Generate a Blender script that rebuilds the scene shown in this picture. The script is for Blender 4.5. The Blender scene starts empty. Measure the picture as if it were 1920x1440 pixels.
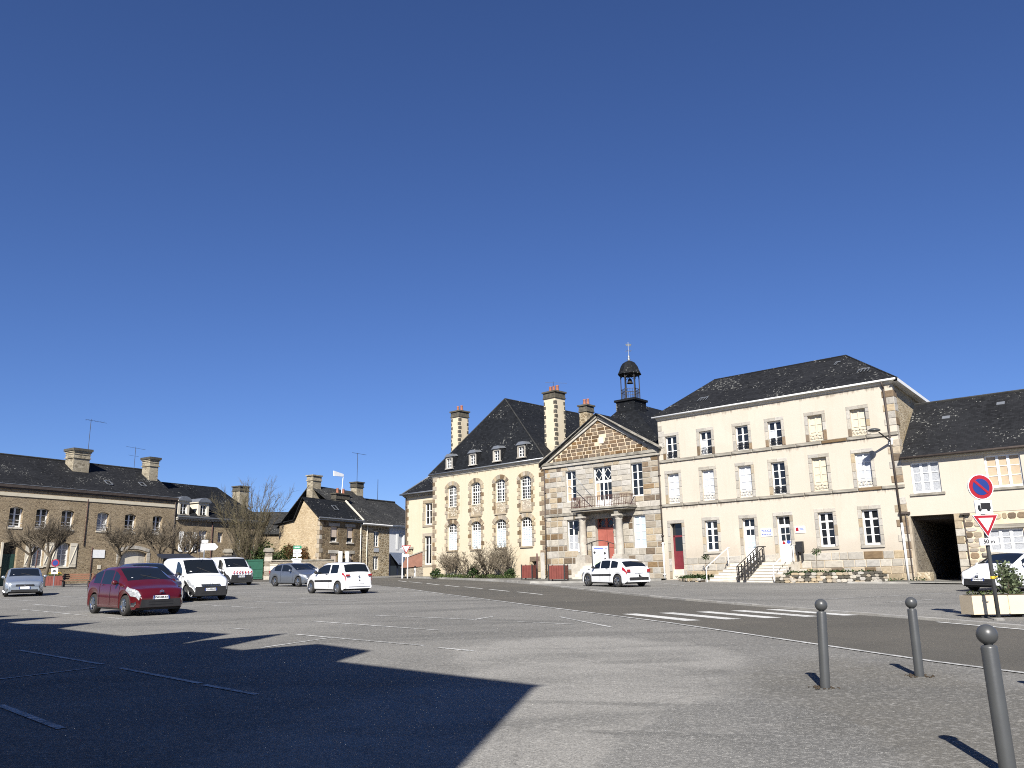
import bpy, bmesh, math, random
from mathutils import Vector, Matrix
from mathutils.geometry import tessellate_polygon
R_ = math.radians
SC = bpy.context.scene
COL = SC.collection
rnd = random.Random(7)

# ------------------------------------------------------------------ camera
def make_camera():
    pitch, roll = R_(13.25), R_(.93)
    c, s = math.cos(pitch), math.sin(pitch)
    fw = Vector((0, c, s)); u0 = Vector((0, -s, c)); r0 = Vector((1, 0, 0))
    r = math.cos(roll) * r0 - math.sin(roll) * u0
    u = math.cos(roll) * u0 + math.sin(roll) * r0
    cam = bpy.data.cameras.new('camera')
    cam.sensor_width = 36; cam.lens = 1580 / 1920 * 36
    cam.clip_start = .05; cam.clip_end = 3000
    o = bpy.data.objects.new('camera', cam)
    m = Matrix((r, u, -fw)).transposed().to_4x4()
    m.translation = (0, 0, 1.6)
    o.matrix_world = m
    COL.objects.link(o); SC.camera = o
make_camera()

# ------------------------------------------------------------------ sky, sun, exposure
SUN_EL, SUN_AZ = R_(36.5), R_(9.5)
W = bpy.data.worlds.new('World'); SC.world = W; W.use_nodes = True
nt = W.node_tree; nt.nodes.clear()
sky = nt.nodes.new('ShaderNodeTexSky'); sky.sky_type = 'NISHITA'
sky.sun_disc = False; sky.sun_elevation = SUN_EL; sky.sun_rotation = math.pi + SUN_AZ
sky.air_density = .95; sky.dust_density = 0; sky.ozone_density = 10; sky.altitude = 300
bg = nt.nodes.new('ShaderNodeBackground'); bg.inputs[1].default_value = .057
wo = nt.nodes.new('ShaderNodeOutputWorld')
tint = nt.nodes.new('ShaderNodeMix'); tint.data_type = 'RGBA'; tint.blend_type = 'MULTIPLY'; tint.inputs[0].default_value = 1
tint.inputs[7].default_value = (.95, .88, 1.02, 1)
nt.links.new(sky.outputs[0], tint.inputs[6]); nt.links.new(tint.outputs[2], bg.inputs[0]); nt.links.new(bg.outputs[0], wo.inputs[0])
sl = bpy.data.lights.new('sun', 'SUN'); sl.energy = 5.0; sl.angle = R_(.53); sl.color = (1, .955, .88)
so = bpy.data.objects.new('sun', sl)
so.rotation_euler = Vector((math.sin(SUN_AZ) * math.cos(SUN_EL), math.cos(SUN_AZ) * math.cos(SUN_EL), -math.sin(SUN_EL))).to_track_quat('-Z', 'Y').to_euler()
so.location = (-3, -40, 30); COL.objects.link(so)
SC.view_settings.view_transform = 'Standard'; SC.view_settings.look = 'None'
SC.view_settings.exposure = .9; SC.view_settings.gamma = 1
SC.view_settings.use_curve_mapping = False
SC.render.engine = 'CYCLES'
SC.cycles.use_denoising = False; SC.cycles.filter_width = 1.05
SC.cycles.max_bounces = 6; SC.cycles.diffuse_bounces = 3

SL = .0285
def gz(y): return SL * min(max(y, -12), 95)

# ------------------------------------------------------------------ materials
class N:
    def __init__(s, name):
        s.m = bpy.data.materials.new(name); s.m.use_nodes = True
        s.t = s.m.node_tree; s.t.nodes.clear()
        s.out = s.n('ShaderNodeOutputMaterial'); s.p = s.n('ShaderNodeBsdfPrincipled')
        s.l(s.p.outputs[0], s.out.inputs[0])
    def n(s, ty, **k):
        o = s.t.nodes.new(ty)
        for a, b in k.items(): setattr(o, a, b)
        return o
    def l(s, a, b): s.t.links.new(a, b)
    def set(s, n, i, v):
        if isinstance(v, bpy.types.NodeSocket): s.l(v, n.inputs[i])
        else: n.inputs[i].default_value = v
    def math(s, op, a, b=0., clamp=False):
        o = s.n('ShaderNodeMath', operation=op, use_clamp=clamp); s.set(o, 0, a); s.set(o, 1, b); return o.outputs[0]
    def mix(s, f, a, b, bt='MIX'):
        o = s.n('ShaderNodeMix', data_type='RGBA', blend_type=bt)
        s.set(o, 0, f); s.set(o, 6, c4(a) if not isinstance(a, bpy.types.NodeSocket) else a)
        s.set(o, 7, c4(b) if not isinstance(b, bpy.types.NodeSocket) else b); return o.outputs[2]
    def ramp(s, f, stops, interp='LINEAR'):
        o = s.n('ShaderNodeValToRGB'); e = o.color_ramp.elements; o.color_ramp.interpolation = interp
        while len(e) < len(stops): e.new(1)
        for i, (p, c) in enumerate(stops): e[i].position = p; e[i].color = c4(c)
        s.set(o, 0, f); return o.outputs[0]
    def step(s, f, a, b):
        o = s.n('ShaderNodeMapRange'); s.set(o, 0, f); o.inputs[1].default_value = a; o.inputs[2].default_value = b
        o.clamp = True; return o.outputs[0]
    def co(s, kind='Object', scale=(1, 1, 1), rand=False):
        if kind == 'World': v = s.n('ShaderNodeNewGeometry').outputs['Position']
        else: v = s.n('ShaderNodeTexCoord').outputs[kind]
        m = s.n('ShaderNodeMapping'); s.l(v, m.inputs[0]); m.inputs[3].default_value = scale
        if rand:
            r = s.n('ShaderNodeObjectInfo').outputs['Random']
            x = s.math('MULTIPLY', r, 137.)
            cb = s.n('ShaderNodeCombineXYZ'); s.l(x, cb.inputs[0]); s.l(x, cb.inputs[2]); s.l(cb.outputs[0], m.inputs[1])
        return m.outputs[0]
    def noise(s, v, scale, detail=4, rough=.55, dist=0):
        o = s.n('ShaderNodeTexNoise'); s.l(v, o.inputs['Vector']); o.inputs['Scale'].default_value = scale
        o.inputs['Detail'].default_value = detail; o.inputs['Roughness'].default_value = rough
        o.inputs['Distortion'].default_value = dist; return o.outputs['Fac']
    def vor(s, v, scale, feat='F1', rand=1):
        o = s.n('ShaderNodeTexVoronoi', feature=feat); s.l(v, o.inputs['Vector']); o.inputs['Scale'].default_value = scale
        o.inputs['Randomness'].default_value = rand; return o
    def bump(s, h, st=.3, d=.02):
        o = s.n('ShaderNodeBump'); s.set(o, 'Height', h); o.inputs['Strength'].default_value = st
        o.inputs['Distance'].default_value = d; s.l(o.outputs[0], s.p.inputs['Normal'])
    def col(s, c): s.set(s.p, 'Base Color', c4(c) if not isinstance(c, bpy.types.NodeSocket) else c)
    def rough(s, r): s.set(s.p, 'Roughness', r)
def c4(c): return tuple(c) + (1,) if len(c) == 3 else tuple(c)

def mat(name, c1, c2=None, scale=3, rough=.75, bump=0, bscale=30, bd=.01, rn=0, metal=0, coat=0, spec=.4, kind='Object', stretch=(1, 1, 1)):
    x = N(name); v = x.co(kind, stretch, rand=rn > 0)
    c2 = c2 or tuple(k * .8 for k in c1)
    f = x.step(x.noise(v, scale, 5), .3, .7)
    c = x.mix(f, c1, c2)
    if rn:
        r = x.n('ShaderNodeObjectInfo').outputs['Random']
        k = x.math('MULTIPLY_ADD', r, 2 * rn); k.node.inputs[2].default_value = 1 - rn
        h = x.n('ShaderNodeHueSaturation'); x.l(k, h.inputs['Value']); x.l(c, h.inputs['Color'])
        s2 = x.math('MULTIPLY_ADD', x.math('FRACT', x.math('MULTIPLY', r, 17.)), .5); s2.node.inputs[2].default_value = .75
        x.l(s2, h.inputs['Saturation']); c = h.outputs[0]
    x.col(c); x.rough(rough); x.p.inputs['Metallic'].default_value = metal
    x.p.inputs['Specular IOR Level'].default_value = spec
    if coat: x.p.inputs['Coat Weight'].default_value = coat; x.p.inputs['Coat Roughness'].default_value = .04
    if bump: x.bump(x.noise(v, bscale, 4), bump, bd)
    return x.m

def slate(name, base, lichen=.35, spots=1.0):
    x = N(name); v = x.co('UV'); w = x.co('Object')
    b = x.n('ShaderNodeTexBrick'); x.l(v, b.inputs['Vector']); b.offset = .5
    b.inputs['Scale'].default_value = 1; b.inputs['Brick Width'].default_value = .24; b.inputs['Row Height'].default_value = .15
    b.inputs['Mortar Size'].default_value = .006; b.inputs['Mortar Smooth'].default_value = .3; b.inputs['Bias'].default_value = 0
    b.inputs['Color1'].default_value = c4([k * .6 for k in base]); b.inputs['Color2'].default_value = c4([k * 1.45 for k in base])
    b.inputs['Mortar'].default_value = c4([k * .35 for k in base])
    big = x.step(x.noise(w, .35, 4), .35, .7)
    c = x.mix(x.math('MULTIPLY', big, .5), b.outputs[0], [k * 1.5 for k in base])
    f1 = x.noise(v, 5.5, 3, .6); zone = x.step(x.noise(w, .5, 3), .42, .68)
    f2 = x.step(x.math('ADD', f1, x.math('MULTIPLY', zone, .13)), .745 - .06 * spots, .775 - .06 * spots)
    c = x.mix(x.math('MULTIPLY', f2, .7), c, (.24, .24, .22))
    f3 = x.step(x.noise(v, 16, 2), .62, .7)
    c = x.mix(x.math('MULTIPLY', x.math('MULTIPLY', f3, zone), lichen), c, (.075, .075, .06))
    st = x.noise(x.co('UV', (3, .25, 1)), 2.2, 3)
    c = x.mix(x.math('MULTIPLY', x.step(st, .5, .75), .25), c, [k * 2.0 for k in base])
    x.col(c); x.rough(.75); x.p.inputs['Specular IOR Level'].default_value = .12
    x.bump(b.outputs['Fac'], .5, -.01)
    return x.m

def rubble(name, cols, mortar, sx=3.2, sz=6, edge=.09, bump=.6, dark=.0):
    cols = [tuple(v * .82 for v in c) for c in cols]; mortar = tuple(v * .78 for v in mortar)
    x = N(name); v = x.co('UV', (sx, sz, 1)); w = x.co('UV')
    nz = x.n('ShaderNodeTexNoise'); x.l(w, nz.inputs['Vector']); nz.inputs['Scale'].default_value = 3.5
    mx = x.n('ShaderNodeVectorMath', operation='MULTIPLY_ADD'); x.l(nz.outputs['Color'], mx.inputs[0])
    mx.inputs[1].default_value = (.5, .5, 0); x.l(v, mx.inputs[2])
    a = x.vor(mx.outputs[0], 1, 'F1', .85); e = x.vor(mx.outputs[0], 1, 'DISTANCE_TO_EDGE', .85)
    cs = x.n('ShaderNodeSeparateColor'); x.l(a.outputs['Color'], cs.inputs[0])
    c = x.ramp(cs.outputs[0], [(i / (len(cols) - 1), k) for i, k in enumerate(cols)])
    n2 = x.noise(w, 14, 4); c = x.mix(x.step(n2, .3, .75), c, (.5, .5, .5), 'MULTIPLY') if dark else x.mix(x.math('MULTIPLY', x.step(n2, .4, .8), .35), c, mortar)
    f = x.step(x.math('ADD', e.outputs[0], x.math('MULTIPLY', x.math('SUBTRACT', x.noise(w, 20, 2), .5), .1)), edge * .5, edge)
    c = x.mix(f, mortar, c)
    big = x.step(x.noise(w, .6, 3), .35, .7); c = x.mix(x.math('MULTIPLY', big, .35), c, (.55, .5, .42), 'MULTIPLY')
    x.col(c); x.rough(.9); x.p.inputs['Specular IOR Level'].default_value = .15
    x.bump(x.math('ADD', x.math('MULTIPLY', f, .8), x.math('MULTIPLY', n2, .4)), bump, .035)
    return x.m

def dim(c, k): return tuple(v * k for v in c)
def plaster(name, c1, c2, stain, drips=(), base=None):
    """drips: heights (object z) of ledges that have left dark run marks below them"""
    c1, c2, stain = [tuple(v * .76 for v in c) for c in (c1, c2, stain)]
    x = N(name); w = x.co('Object'); v = x.co('UV')
    f = x.step(x.noise(w, .55, 5), .3, .7); c = x.mix(f, c1, c2)
    st = x.noise(x.co('UV', (2.2, .16, 1)), 1.6, 4); c = x.mix(x.math('MULTIPLY', x.step(st, .52, .8), .4), c, stain)
    sp = x.noise(w, 9, 4, .65); c = x.mix(x.math('MULTIPLY', x.step(sp, .55, .85), .25), c, stain)
    pt = x.step(x.noise(w, .28, 3, .5, 1.2), .60, .64); c = x.mix(x.math('MULTIPLY', pt, .22), c, dim(c2, 1.12))
    if drips or base is not None:
        sx = x.n('ShaderNodeSeparateXYZ'); x.l(x.n('ShaderNodeTexCoord').outputs['Object'], sx.inputs[0]); z = sx.outputs[2]
        run = x.noise(x.co('UV', (1, .06, 1)), 5.5, 5, .7); runw = x.noise(w, .5, 2)
        for h in drips:
            d = x.math('SUBTRACT', h, z); near = x.math('SUBTRACT', 1, x.step(d, .0, .42)); ok = x.math('GREATER_THAN', d, 0.)
            k = x.step(x.math('ADD', x.math('ADD', run, x.math('MULTIPLY', near, .42)), x.math('MULTIPLY', x.math('SUBTRACT', runw, .5), .45)), .80, 1.0)
            c = x.mix(x.math('MULTIPLY', x.math('MULTIPLY', k, ok), .62), c, (.1, .085, .06))
        if base is not None:
            g = x.math('SUBTRACT', 1, x.step(x.math('ADD', z, x.math('MULTIPLY', x.noise(w, 1.5, 4), -1.0)), base - .7, base + .3)); c = x.mix(x.math('MULTIPLY', g, .35), c, dim(stain, .75))
    x.col(c); x.rough(.92); x.p.inputs['Specular IOR Level'].default_value = .1
    x.bump(x.math('ADD', x.noise(w, 60, 3), x.math('MULTIPLY', x.noise(w, 2.5, 3), 2.)), .25, .012); return x.m

def asphalt(name, c1, c2, c3, speck, patch=.1, grit=1., pale=False):
    c1, c2, c3, speck = dim(c1, .64), dim(c2, .64), dim(c3, .6), dim(speck, .75)
    x = N(name); v = x.co('World')
    big = x.noise(v, .13, 6, .62, .8)
    f = x.step(big, .40, .62)
    pz = None
    if pale:   # worn, gravelly resurfacing in front of the photographer, fading out irregularly
        wob = x.math('SUBTRACT', x.noise(v, .55, 5, .65, .6), .5); wob2 = x.math('SUBTRACT', x.noise(v, 2.2, 5, .65, .4), .5)
        def blob(cx, cy, rx, ry, rot=0, a=.75, b=1.15, k=1.0):
            m = x.n('ShaderNodeMapping', vector_type='TEXTURE'); x.l(v, m.inputs[0]); m.inputs[1].default_value = (cx, cy, 0); m.inputs[2].default_value = (0, 0, R_(rot)); m.inputs[3].default_value = (rx, ry, 1e6)
            ln = x.n('ShaderNodeVectorMath', operation='LENGTH'); x.l(m.outputs[0], ln.inputs[0])
            d = x.math('ADD', ln.outputs['Value'], x.math('ADD', x.math('MULTIPLY', wob, 1.3 * k), x.math('MULTIPLY', wob2, .5)))
            return x.math('SUBTRACT', 1, x.step(d, a, b))
        pz = x.math('MAXIMUM', blob(.1, 9.6, 2.3, 5.2, -12), blob(1.2, 15.0, 2.2, 3.0, 20)); f = x.math('MAXIMUM', x.math('MULTIPLY', f, .45), x.math('MULTIPLY', pz, .95))
        peb_zone = x.math('MAXIMUM', blob(2.0, 7.6, 1.15, 2.6, -18, .9, 1.05), x.math('MULTIPLY', blob(3.9, 8.6, 1.6, 3.4, -10), .3))
        dirt = blob(4.3, 9.6, 1.5, 4.2, -8)
    c = x.mix(f, c1, c2)
    if pale:
        c = x.mix(x.math('MULTIPLY', dirt, .75), c, (.135, .125, .102)); c = x.mix(x.math('MULTIPLY', peb_zone, .5), c, (.1, .102, .1))
        for q in (blob(.95, 9.9, 1.1, .14, -12, .5, 1.2, .5), blob(1.35, 8.2, 1.0, .12, -14, .5, 1.2, .5), blob(.2, 22.5, 3.0, .35, -30, .4, 1.3, .6), blob(2.0, 13.6, .9, .25, 5, .6, 1.2, .5), blob(-2.5, 27.5, 4.2, .6, 32, .4, 1.3, .6), blob(-1.0, 19.0, 3.6, .5, 22, .4, 1.3, .6), blob(-7.5, 25, 5, .5, 35, .4, 1.3, .6), blob(-3, 33, 5, .6, 15, .4, 1.3, .6)):
            c = x.mix(x.math('MULTIPLY', q, .5), c, c3)
    md = x.noise(v, 1.3, 5, .6, .3); c = x.mix(x.math('MULTIPLY', x.step(md, .5, .75), .32), c, c3)
    g2 = x.step(x.noise(x.co('World', (.16, .6, 1)), .9, 6, .62, .5), .5, .66); c = x.mix(x.math('MULTIPLY', g2, .55 if pale else .4), c, c3)
    fine = x.noise(v, 52, 3, .8); c = x.mix(x.math('MULTIPLY', x.step(fine, .36, .64), .85 * grit), c, [k * .4 for k in c1])
    gr = x.noise(v, 19, 4, .75); c = x.mix(x.math('MULTIPLY', x.step(gr, .5, .68), .5 * grit), c, dim(c2, 1.3))
    vo = x.vor(v, 58); rr = x.n('ShaderNodeSeparateColor'); x.l(vo.outputs['Color'], rr.inputs[0])
    zone = x.step(x.noise(v, .3, 3), .3, .6)
    if pale: zone = x.math('MAXIMUM', x.math('MULTIPLY', zone, .35), peb_zone)
    peb = x.math('MULTIPLY', x.step(rr.outputs[0], .5, .8), x.math('SUBTRACT', 1, x.step(vo.outputs['Distance'], .26, .42)))
    c = x.mix(x.math('MULTIPLY', peb, x.math('MULTIPLY', zone, .6 * grit)), c, speck)
    vo2 = x.vor(v, 17); r2 = x.n('ShaderNodeSeparateColor'); x.l(vo2.outputs['Color'], r2.inputs[0])
    p2 = x.math('MULTIPLY', x.math('GREATER_THAN', r2.outputs[1], .93), x.math('SUBTRACT', 1, x.step(vo2.outputs['Distance'], .1, .22)))
    c = x.mix(x.math('MULTIPLY', p2, .6 * grit), c, speck)
    cr = x.vor(x.co('World', (1, 1, 1)), .35, 'DISTANCE_TO_EDGE')
    ck = x.math('SUBTRACT', 1, x.step(x.math('ADD', cr.outputs[0], x.math('MULTIPLY', x.noise(v, 3, 3), .02)), .008, .018))
    c = x.mix(x.math('MULTIPLY', ck, patch), c, [k * .35 for k in c1])
    x.col(c); x.rough(.92); x.p.inputs['Specular IOR Level'].default_value = .2
    x.bump(x.math('ADD', fine, x.math('MULTIPLY', peb, .7)), .7, .014); return x.m

MATS = dict(
    plaza=asphalt('plaza_asphalt', (.3, .292, .27), (.53, .513, .472), (.178, .178, .168), (.8, .78, .72), .25, .92, True),
    road=asphalt('road_asphalt', (.162, .153, .132), (.2, .185, .157), (.118, .112, .1), (.3, .28, .25), .15, .6),
    pave=asphalt('pavement_asphalt', (.23, .225, .2), (.28, .27, .24), (.17, .168, .155), (.5, .48, .42), .2, .5),
    kerb=mat('kerb_granite', (0.32, 0.312, 0.288), (0.208, 0.2, 0.184), 2, .9, .4, 25, rn=.15),
    paint=None, cream=plaster('cream_render', (.625, .555, .455), (.64, .58, .485), (.57, .50, .40)),
    cream_p=plaster('cream_render_streaked', (.625, .555, .455), (.64, .58, .485), (.53, .46, .365), (7.93, 5.0, 10.8), 1.9),
    yellow=plaster('yellow_render', (.68, .59, .43), (.70, .62, .47), (.6, .5, .35), (8.3,), .9),
    white_wall=plaster('white_render', (.78, .79, .8), (.82, .82, .82), (.6, .6, .58)),
    granite=mat('pale_granite', (0.416, 0.388, 0.336), (0.288, 0.268, 0.232), 3.5, .88, .4, 35, rn=.16),
    brown=mat('brown_sandstone', (.205, .15, .095), (.125, .09, .058), 3, .9, .5, 30, rn=.3),
    tan=mat('tan_stone', (.36, .305, .225), (.25, .205, .145), 3, .9, .45, 30, rn=.22),
    pedstone=mat('pediment_brown_stone', (.165, .108, .06), (.085, .056, .034), 3, .92, .5, 30, rn=.35),
    dkstone=mat('dark_lichen_stone', (0.104, 0.096, 0.076), (0.044, 0.04, 0.034), 5, .92, .5, 28, rn=.3),
    mortar=mat('pale_mortar', (.6, .5, .36), (.5, .41, .29), 4, .95, .3, 50),
    gmortar=mat('grey_mortar', (0.4, 0.376, 0.32), (0.304, 0.28, 0.24), 4, .95, .3, 50),
    course=mat('stained_granite_course', (0.336, 0.312, 0.264), (0.136, 0.124, 0.1), 2.2, .9, .4, 30),
    slate=slate('grey_slate', (.0135, .014, .0155), .5, .95),
    slate_dk=slate('dark_slate', (.0095, .0105, .0125), .2, .6),
    slate_old=slate('weathered_slate', (.03, .03, .029), .5, .7),
    rub_side=rubble('side_rubble', [(.36, .28, .17), (.5, .4, .26), (.28, .22, .14)], (.6, .52, .38), 3, 6.5),
    rub_lb=rubble('brown_rubble', [(.26, .2, .135), (.4, .315, .21), (.17, .13, .09), (.47, .385, .27)], (.37, .3, .2), 4.4, 11, .09),
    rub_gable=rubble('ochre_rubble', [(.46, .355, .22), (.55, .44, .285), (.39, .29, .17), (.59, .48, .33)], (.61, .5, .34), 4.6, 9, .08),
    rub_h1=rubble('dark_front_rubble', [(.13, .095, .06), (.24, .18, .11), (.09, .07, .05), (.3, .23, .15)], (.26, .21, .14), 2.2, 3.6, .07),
    rub_h2=rubble('chequered_rubble', [(.22, .16, .09), (.38, .3, .19), (.13, .1, .06)], (.5, .43, .31), 2.9, 4.6, .13),
    rub_wall=rubble('garden_wall_rubble', [(.2, .17, .13), (.3, .26, .2), (.13, .11, .09)], (.33, .3, .25), 4, 7, .08),
    lich=rubble('lichened_chimney', [(.3, .26, .19), (.45, .4, .3), (.2, .17, .12)], (.4, .36, .28), 3, 5, .05),
    white=mat('white_paint', (.78, .78, .76), (.7, .7, .67), 4, .5, .08, 40),
    offwhite=mat('offwhite_paint', (0.592, 0.552, 0.464), (0.544, 0.496, 0.4), 3, .6, .08, 40),
    creamshut=mat('cream_blind', (.56, .51, .4), (.5, .45, .34), 3, .6),
    blind=mat('white_blind', (.47, .49, .52), (.4, .42, .45), 3, .4),
    lace=mat('lace_curtain', (.42, .435, .45), (.24, .25, .27), 9, .5),
    tanblind=mat('tan_blind', (.46, .36, .25), (.4, .31, .21), 2, .6),
    beige=mat('beige_shutter', (.5, .42, .35), (.45, .37, .3), 4, .6),
    palered=mat('faded_red_paint', (.33, .1, .075), (.26, .075, .055), 3, .65),
    darkred=mat('dark_red_paint', (.16, .022, .03), (.12, .016, .022), 3, .5),
    planter=mat('red_brown_planter', (.17, .042, .03), (.13, .03, .022), 3, .6),
    iron=mat('black_iron', (.018, .018, .02), (.03, .028, .026), 8, .55),
    rust=mat('rusty_iron', (.1, .05, .04), (.06, .03, .025), 8, .7),
    zinc=mat('zinc', (.3, .32, .34), (.22, .23, .24), 3, .45, metal=.6),
    dkpipe=mat('dark_pipe', (.045, .035, .03), (.07, .055, .045), 4, .6),
    terra=mat('terracotta', (.33, .135, .08), (.26, .1, .06), 4, .8),
    bollard=mat('bollard_grey', (.062, .065, .066), (.05, .052, .054), 3, .38, .06, 40, spec=.5),
    wood=mat('brown_wood', (.19, .085, .045), (.12, .055, .03), 4, .7, .3, 20, stretch=(1, 12, 12)),
    green=mat('green_gate', (.018, .085, .055), (.014, .065, .042), 3, .5),
    greendoor=mat('green_door', (.02, .06, .05), (.015, .045, .04), 3, .5),
    navy=mat('navy_shopfront', (.02, .026, .05), (.016, .02, .04), 3, .45),
    awning=mat('grey_awning', (.085, .105, .15), (.07, .09, .13), 3, .7),
    redroof=mat('red_wall_cap', (.24, .12, .085), (.17, .085, .06), 3, .9, .4, 18),
    bark=mat('bark', (.13, .105, .075), (.07, .058, .042), 6, .95, .5, 22),
    twig=mat('twig', (.17, .14, .1), (.1, .082, .058), 6, .95),
    twigy=mat('olive_twig', (.17, .145, .085), (.1, .086, .05), 6, .95),
    soil=mat('soil', (.06, .045, .03), (.04, .03, .02), 8, .98, .5, 20),
    rubber=mat('tyre_rubber', (.018, .018, .018), (.026, .025, .024), 8, .85),
    blackp=mat('black_plastic', (.017, .017, .018), (.024, .024, .025), 6, .55),
    chrome=mat('bright_metal', (.62, .63, .65), (.55, .56, .58), 4, .22, metal=1),
    signred=mat('sign_red', (.3, .012, .022), (.26, .01, .018), 4, .4),
    signblue=mat('sign_blue', (.014, .034, .18), (.012, .03, .16), 4, .4),
    signwhite=mat('sign_white', (.78, .79, .8), (.72, .73, .74), 4, .4),
    signgreen=mat('sign_green', (.02, .22, .12), (.018, .2, .11), 4, .4),
    black=mat('black_print', (.012, .012, .014), (.012, .012, .014), 4, .5),
    blue=mat('blue_print', (.05, .09, .35), (.05, .09, .35), 4, .5),
    concrete=mat('cream_concrete', (0.624, 0.528, 0.376), (0.576, 0.48, 0.336), 2, .85, .15, 40),
    step=mat('step_stone', (.6, .56, .49), (.47, .43, .36), 2.5, .88, .35, 30, rn=.08),
)
def paint_mat():
    x = N('worn_road_paint'); v = x.co('World')
    f = x.step(x.math('ADD', x.noise(v, 14, 5, .7), x.math('MULTIPLY', x.noise(v, 1.1, 3), .6)), .62, .92)
    c = x.mix(f, (.62, .62, .6), (.2, .2, .19)); x.col(c); x.rough(.85)
    return x.m
MATS['paint'] = paint_mat()
def fresh_paint():
    x = N('crossing_paint'); v = x.co('World')
    c = x.mix(x.step(x.math('ADD', x.noise(v, 12, 5, .75), x.math('MULTIPLY', x.noise(v, 1.2, 3), .3)), .58, .85), (.58, .58, .55), (.24, .24, .225)); x.col(c); x.rough(.8); return x.m
MATS['paint2'] = fresh_paint()
def glass_mat(name, c, rough=.04):
    x = N(name); x.col(c); x.rough(rough); x.p.inputs['Specular IOR Level'].default_value = .6; return x.m
MATS['glass'] = glass_mat('dark_window_glass', (.012, .014, .017))
MATS['cglass'] = glass_mat('car_glass', (.008, .01, .012), .02)
MATS['skyglass'] = glass_mat('pale_glass', (.42, .5, .56), .08)
def leafm(name, a, b, tr=.25):
    x = N(name); r = x.noise(x.co('Object'), 5, 3)
    x.col(x.mix(x.step(r, .3, .7), a, b)); x.rough(.55); x.p.inputs['Specular IOR Level'].default_value = .35
    return x.m
MATS['leaf'] = leafm('evergreen_leaf', (.03, .055, .022), (.055, .09, .03))
MATS['leaf2'] = leafm('light_leaf', (.075, .11, .035), (.11, .14, .05))
MATS['leafred'] = leafm('russet_leaf', (.12, .045, .022), (.1, .075, .03))
MATS['leafgrey'] = leafm('olive_leaf', (.16, .19, .11), (.09, .12, .06))
MATS['flower'] = leafm('white_flower', (.75, .74, .7), (.8, .8, .78))
MATS['flowery'] = leafm('yellow_flower', (.65, .45, .04), (.5, .35, .03))

# ------------------------------------------------------------------ mesh helpers
class MB:
    def __init__(s): s.v = []; s.f = []
    def add(s, vs, fs):
        n = len(s.v); s.v += [tuple(p) for p in vs]; s.f += [tuple(i + n for i in f) for f in fs]; return s
    def box(s, a, b):
        x0, y0, z0 = a; x1, y1, z1 = b
        return s.add([(x0, y0, z0), (x1, y0, z0), (x1, y1, z0), (x0, y1, z0), (x0, y0, z1), (x1, y0, z1), (x1, y1, z1), (x0, y1, z1)],
                     [(0, 3, 2, 1), (4, 5, 6, 7), (0, 1, 5, 4), (1, 2, 6, 5), (2, 3, 7, 6), (3, 0, 4, 7)])
    def poly(s, *p): return s.add(p, [tuple(range(len(p)))])
    def slab(s, pts, n, t):
        """polygon pts with thickness t along -n"""
        n = Vector(n).normalized(); k = len(pts); q = [tuple(Vector(p) - n * t) for p in pts]
        return s.add(list(pts) + q, [tuple(range(k)), tuple(range(2 * k - 1, k - 1, -1))] + [(i, i + k, (i + 1) % k + k, (i + 1) % k) for i in range(k)])
    def prism(s, pts, y0, y1):
        """(x,z) outline extruded along y"""
        k = len(pts)
        return s.add([(a, y0, b) for a, b in pts] + [(a, y1, b) for a, b in pts],
                     [tuple(range(k)), tuple(range(2 * k - 1, k - 1, -1))] + [(i, i + k, (i + 1) % k + k, (i + 1) % k) for i in range(k)])
    def tube(s, p, q, r0, r1=None, n=6, cap=True):
        p, q = Vector(p), Vector(q); r1 = r0 if r1 is None else r1
        d = (q - p)
        if d.length < 1e-6: return s
        d.normalize(); a = d.orthogonal().normalized(); b = d.cross(a); vs = []
        for c, r in ((p, r0), (q, r1)):
            for i in range(n):
                t = 2 * math.pi * i / n; vs.append(c + (a * math.cos(t) + b * math.sin(t)) * r)
        fs = [(i, (i + 1) % n, (i + 1) % n + n, i + n) for i in range(n)]
        if cap: fs += [tuple(range(n - 1, -1, -1)), tuple(range(n, 2 * n))]
        return s.add(vs, fs)
    def path(s, pts, r, n=6):
        for a, b in zip(pts, pts[1:]): s.tube(a, b, r, r, n)
        return s
    def lathe(s, prof, c=(0, 0, 0), n=16, ax='z'):
        vs = []; fs = []; k = len(prof)
        for i in range(n):
            t = 2 * math.pi * i / n; co, si = math.cos(t), math.sin(t)
            for r, z in prof:
                p = (r * co, r * si, z) if ax == 'z' else (r * co, z, r * si)
                vs.append((c[0] + p[0], c[1] + p[1], c[2] + p[2]))
        for i in range(n):
            for j in range(k - 1):
                a = i * k + j; b = ((i + 1) % n) * k + j
                fs.append((a, b, b + 1, a + 1))
        return s.add(vs, fs)
    def ball(s, c, r, n=12, m=8, sz=1):
        return s.lathe([(max(1e-4, r * math.sin(math.pi * j / m)), -r * sz * math.cos(math.pi * j / m)) for j in range(m + 1)], c, n)
    def mesh(s, name, m, smooth=False):
        me = bpy.data.meshes.new(name); me.from_pydata(s.v, [], s.f)
        for k in (m if isinstance(m, (list, tuple)) else [m]): me.materials.append(MATS[k] if isinstance(k, str) else k)
        autouv(me)
        if smooth: me.polygons.foreach_set('use_smooth', [True] * len(me.polygons))
        me.update(); return me
    def build(s, name, m, parent=None, smooth=False, loc=None, rot=None):
        o = bpy.data.objects.new(name, s.mesh(name, m, smooth)); COL.objects.link(o); o.parent = parent
        if loc: o.location = loc
        if rot: o.rotation_euler = rot
        return o
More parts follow.
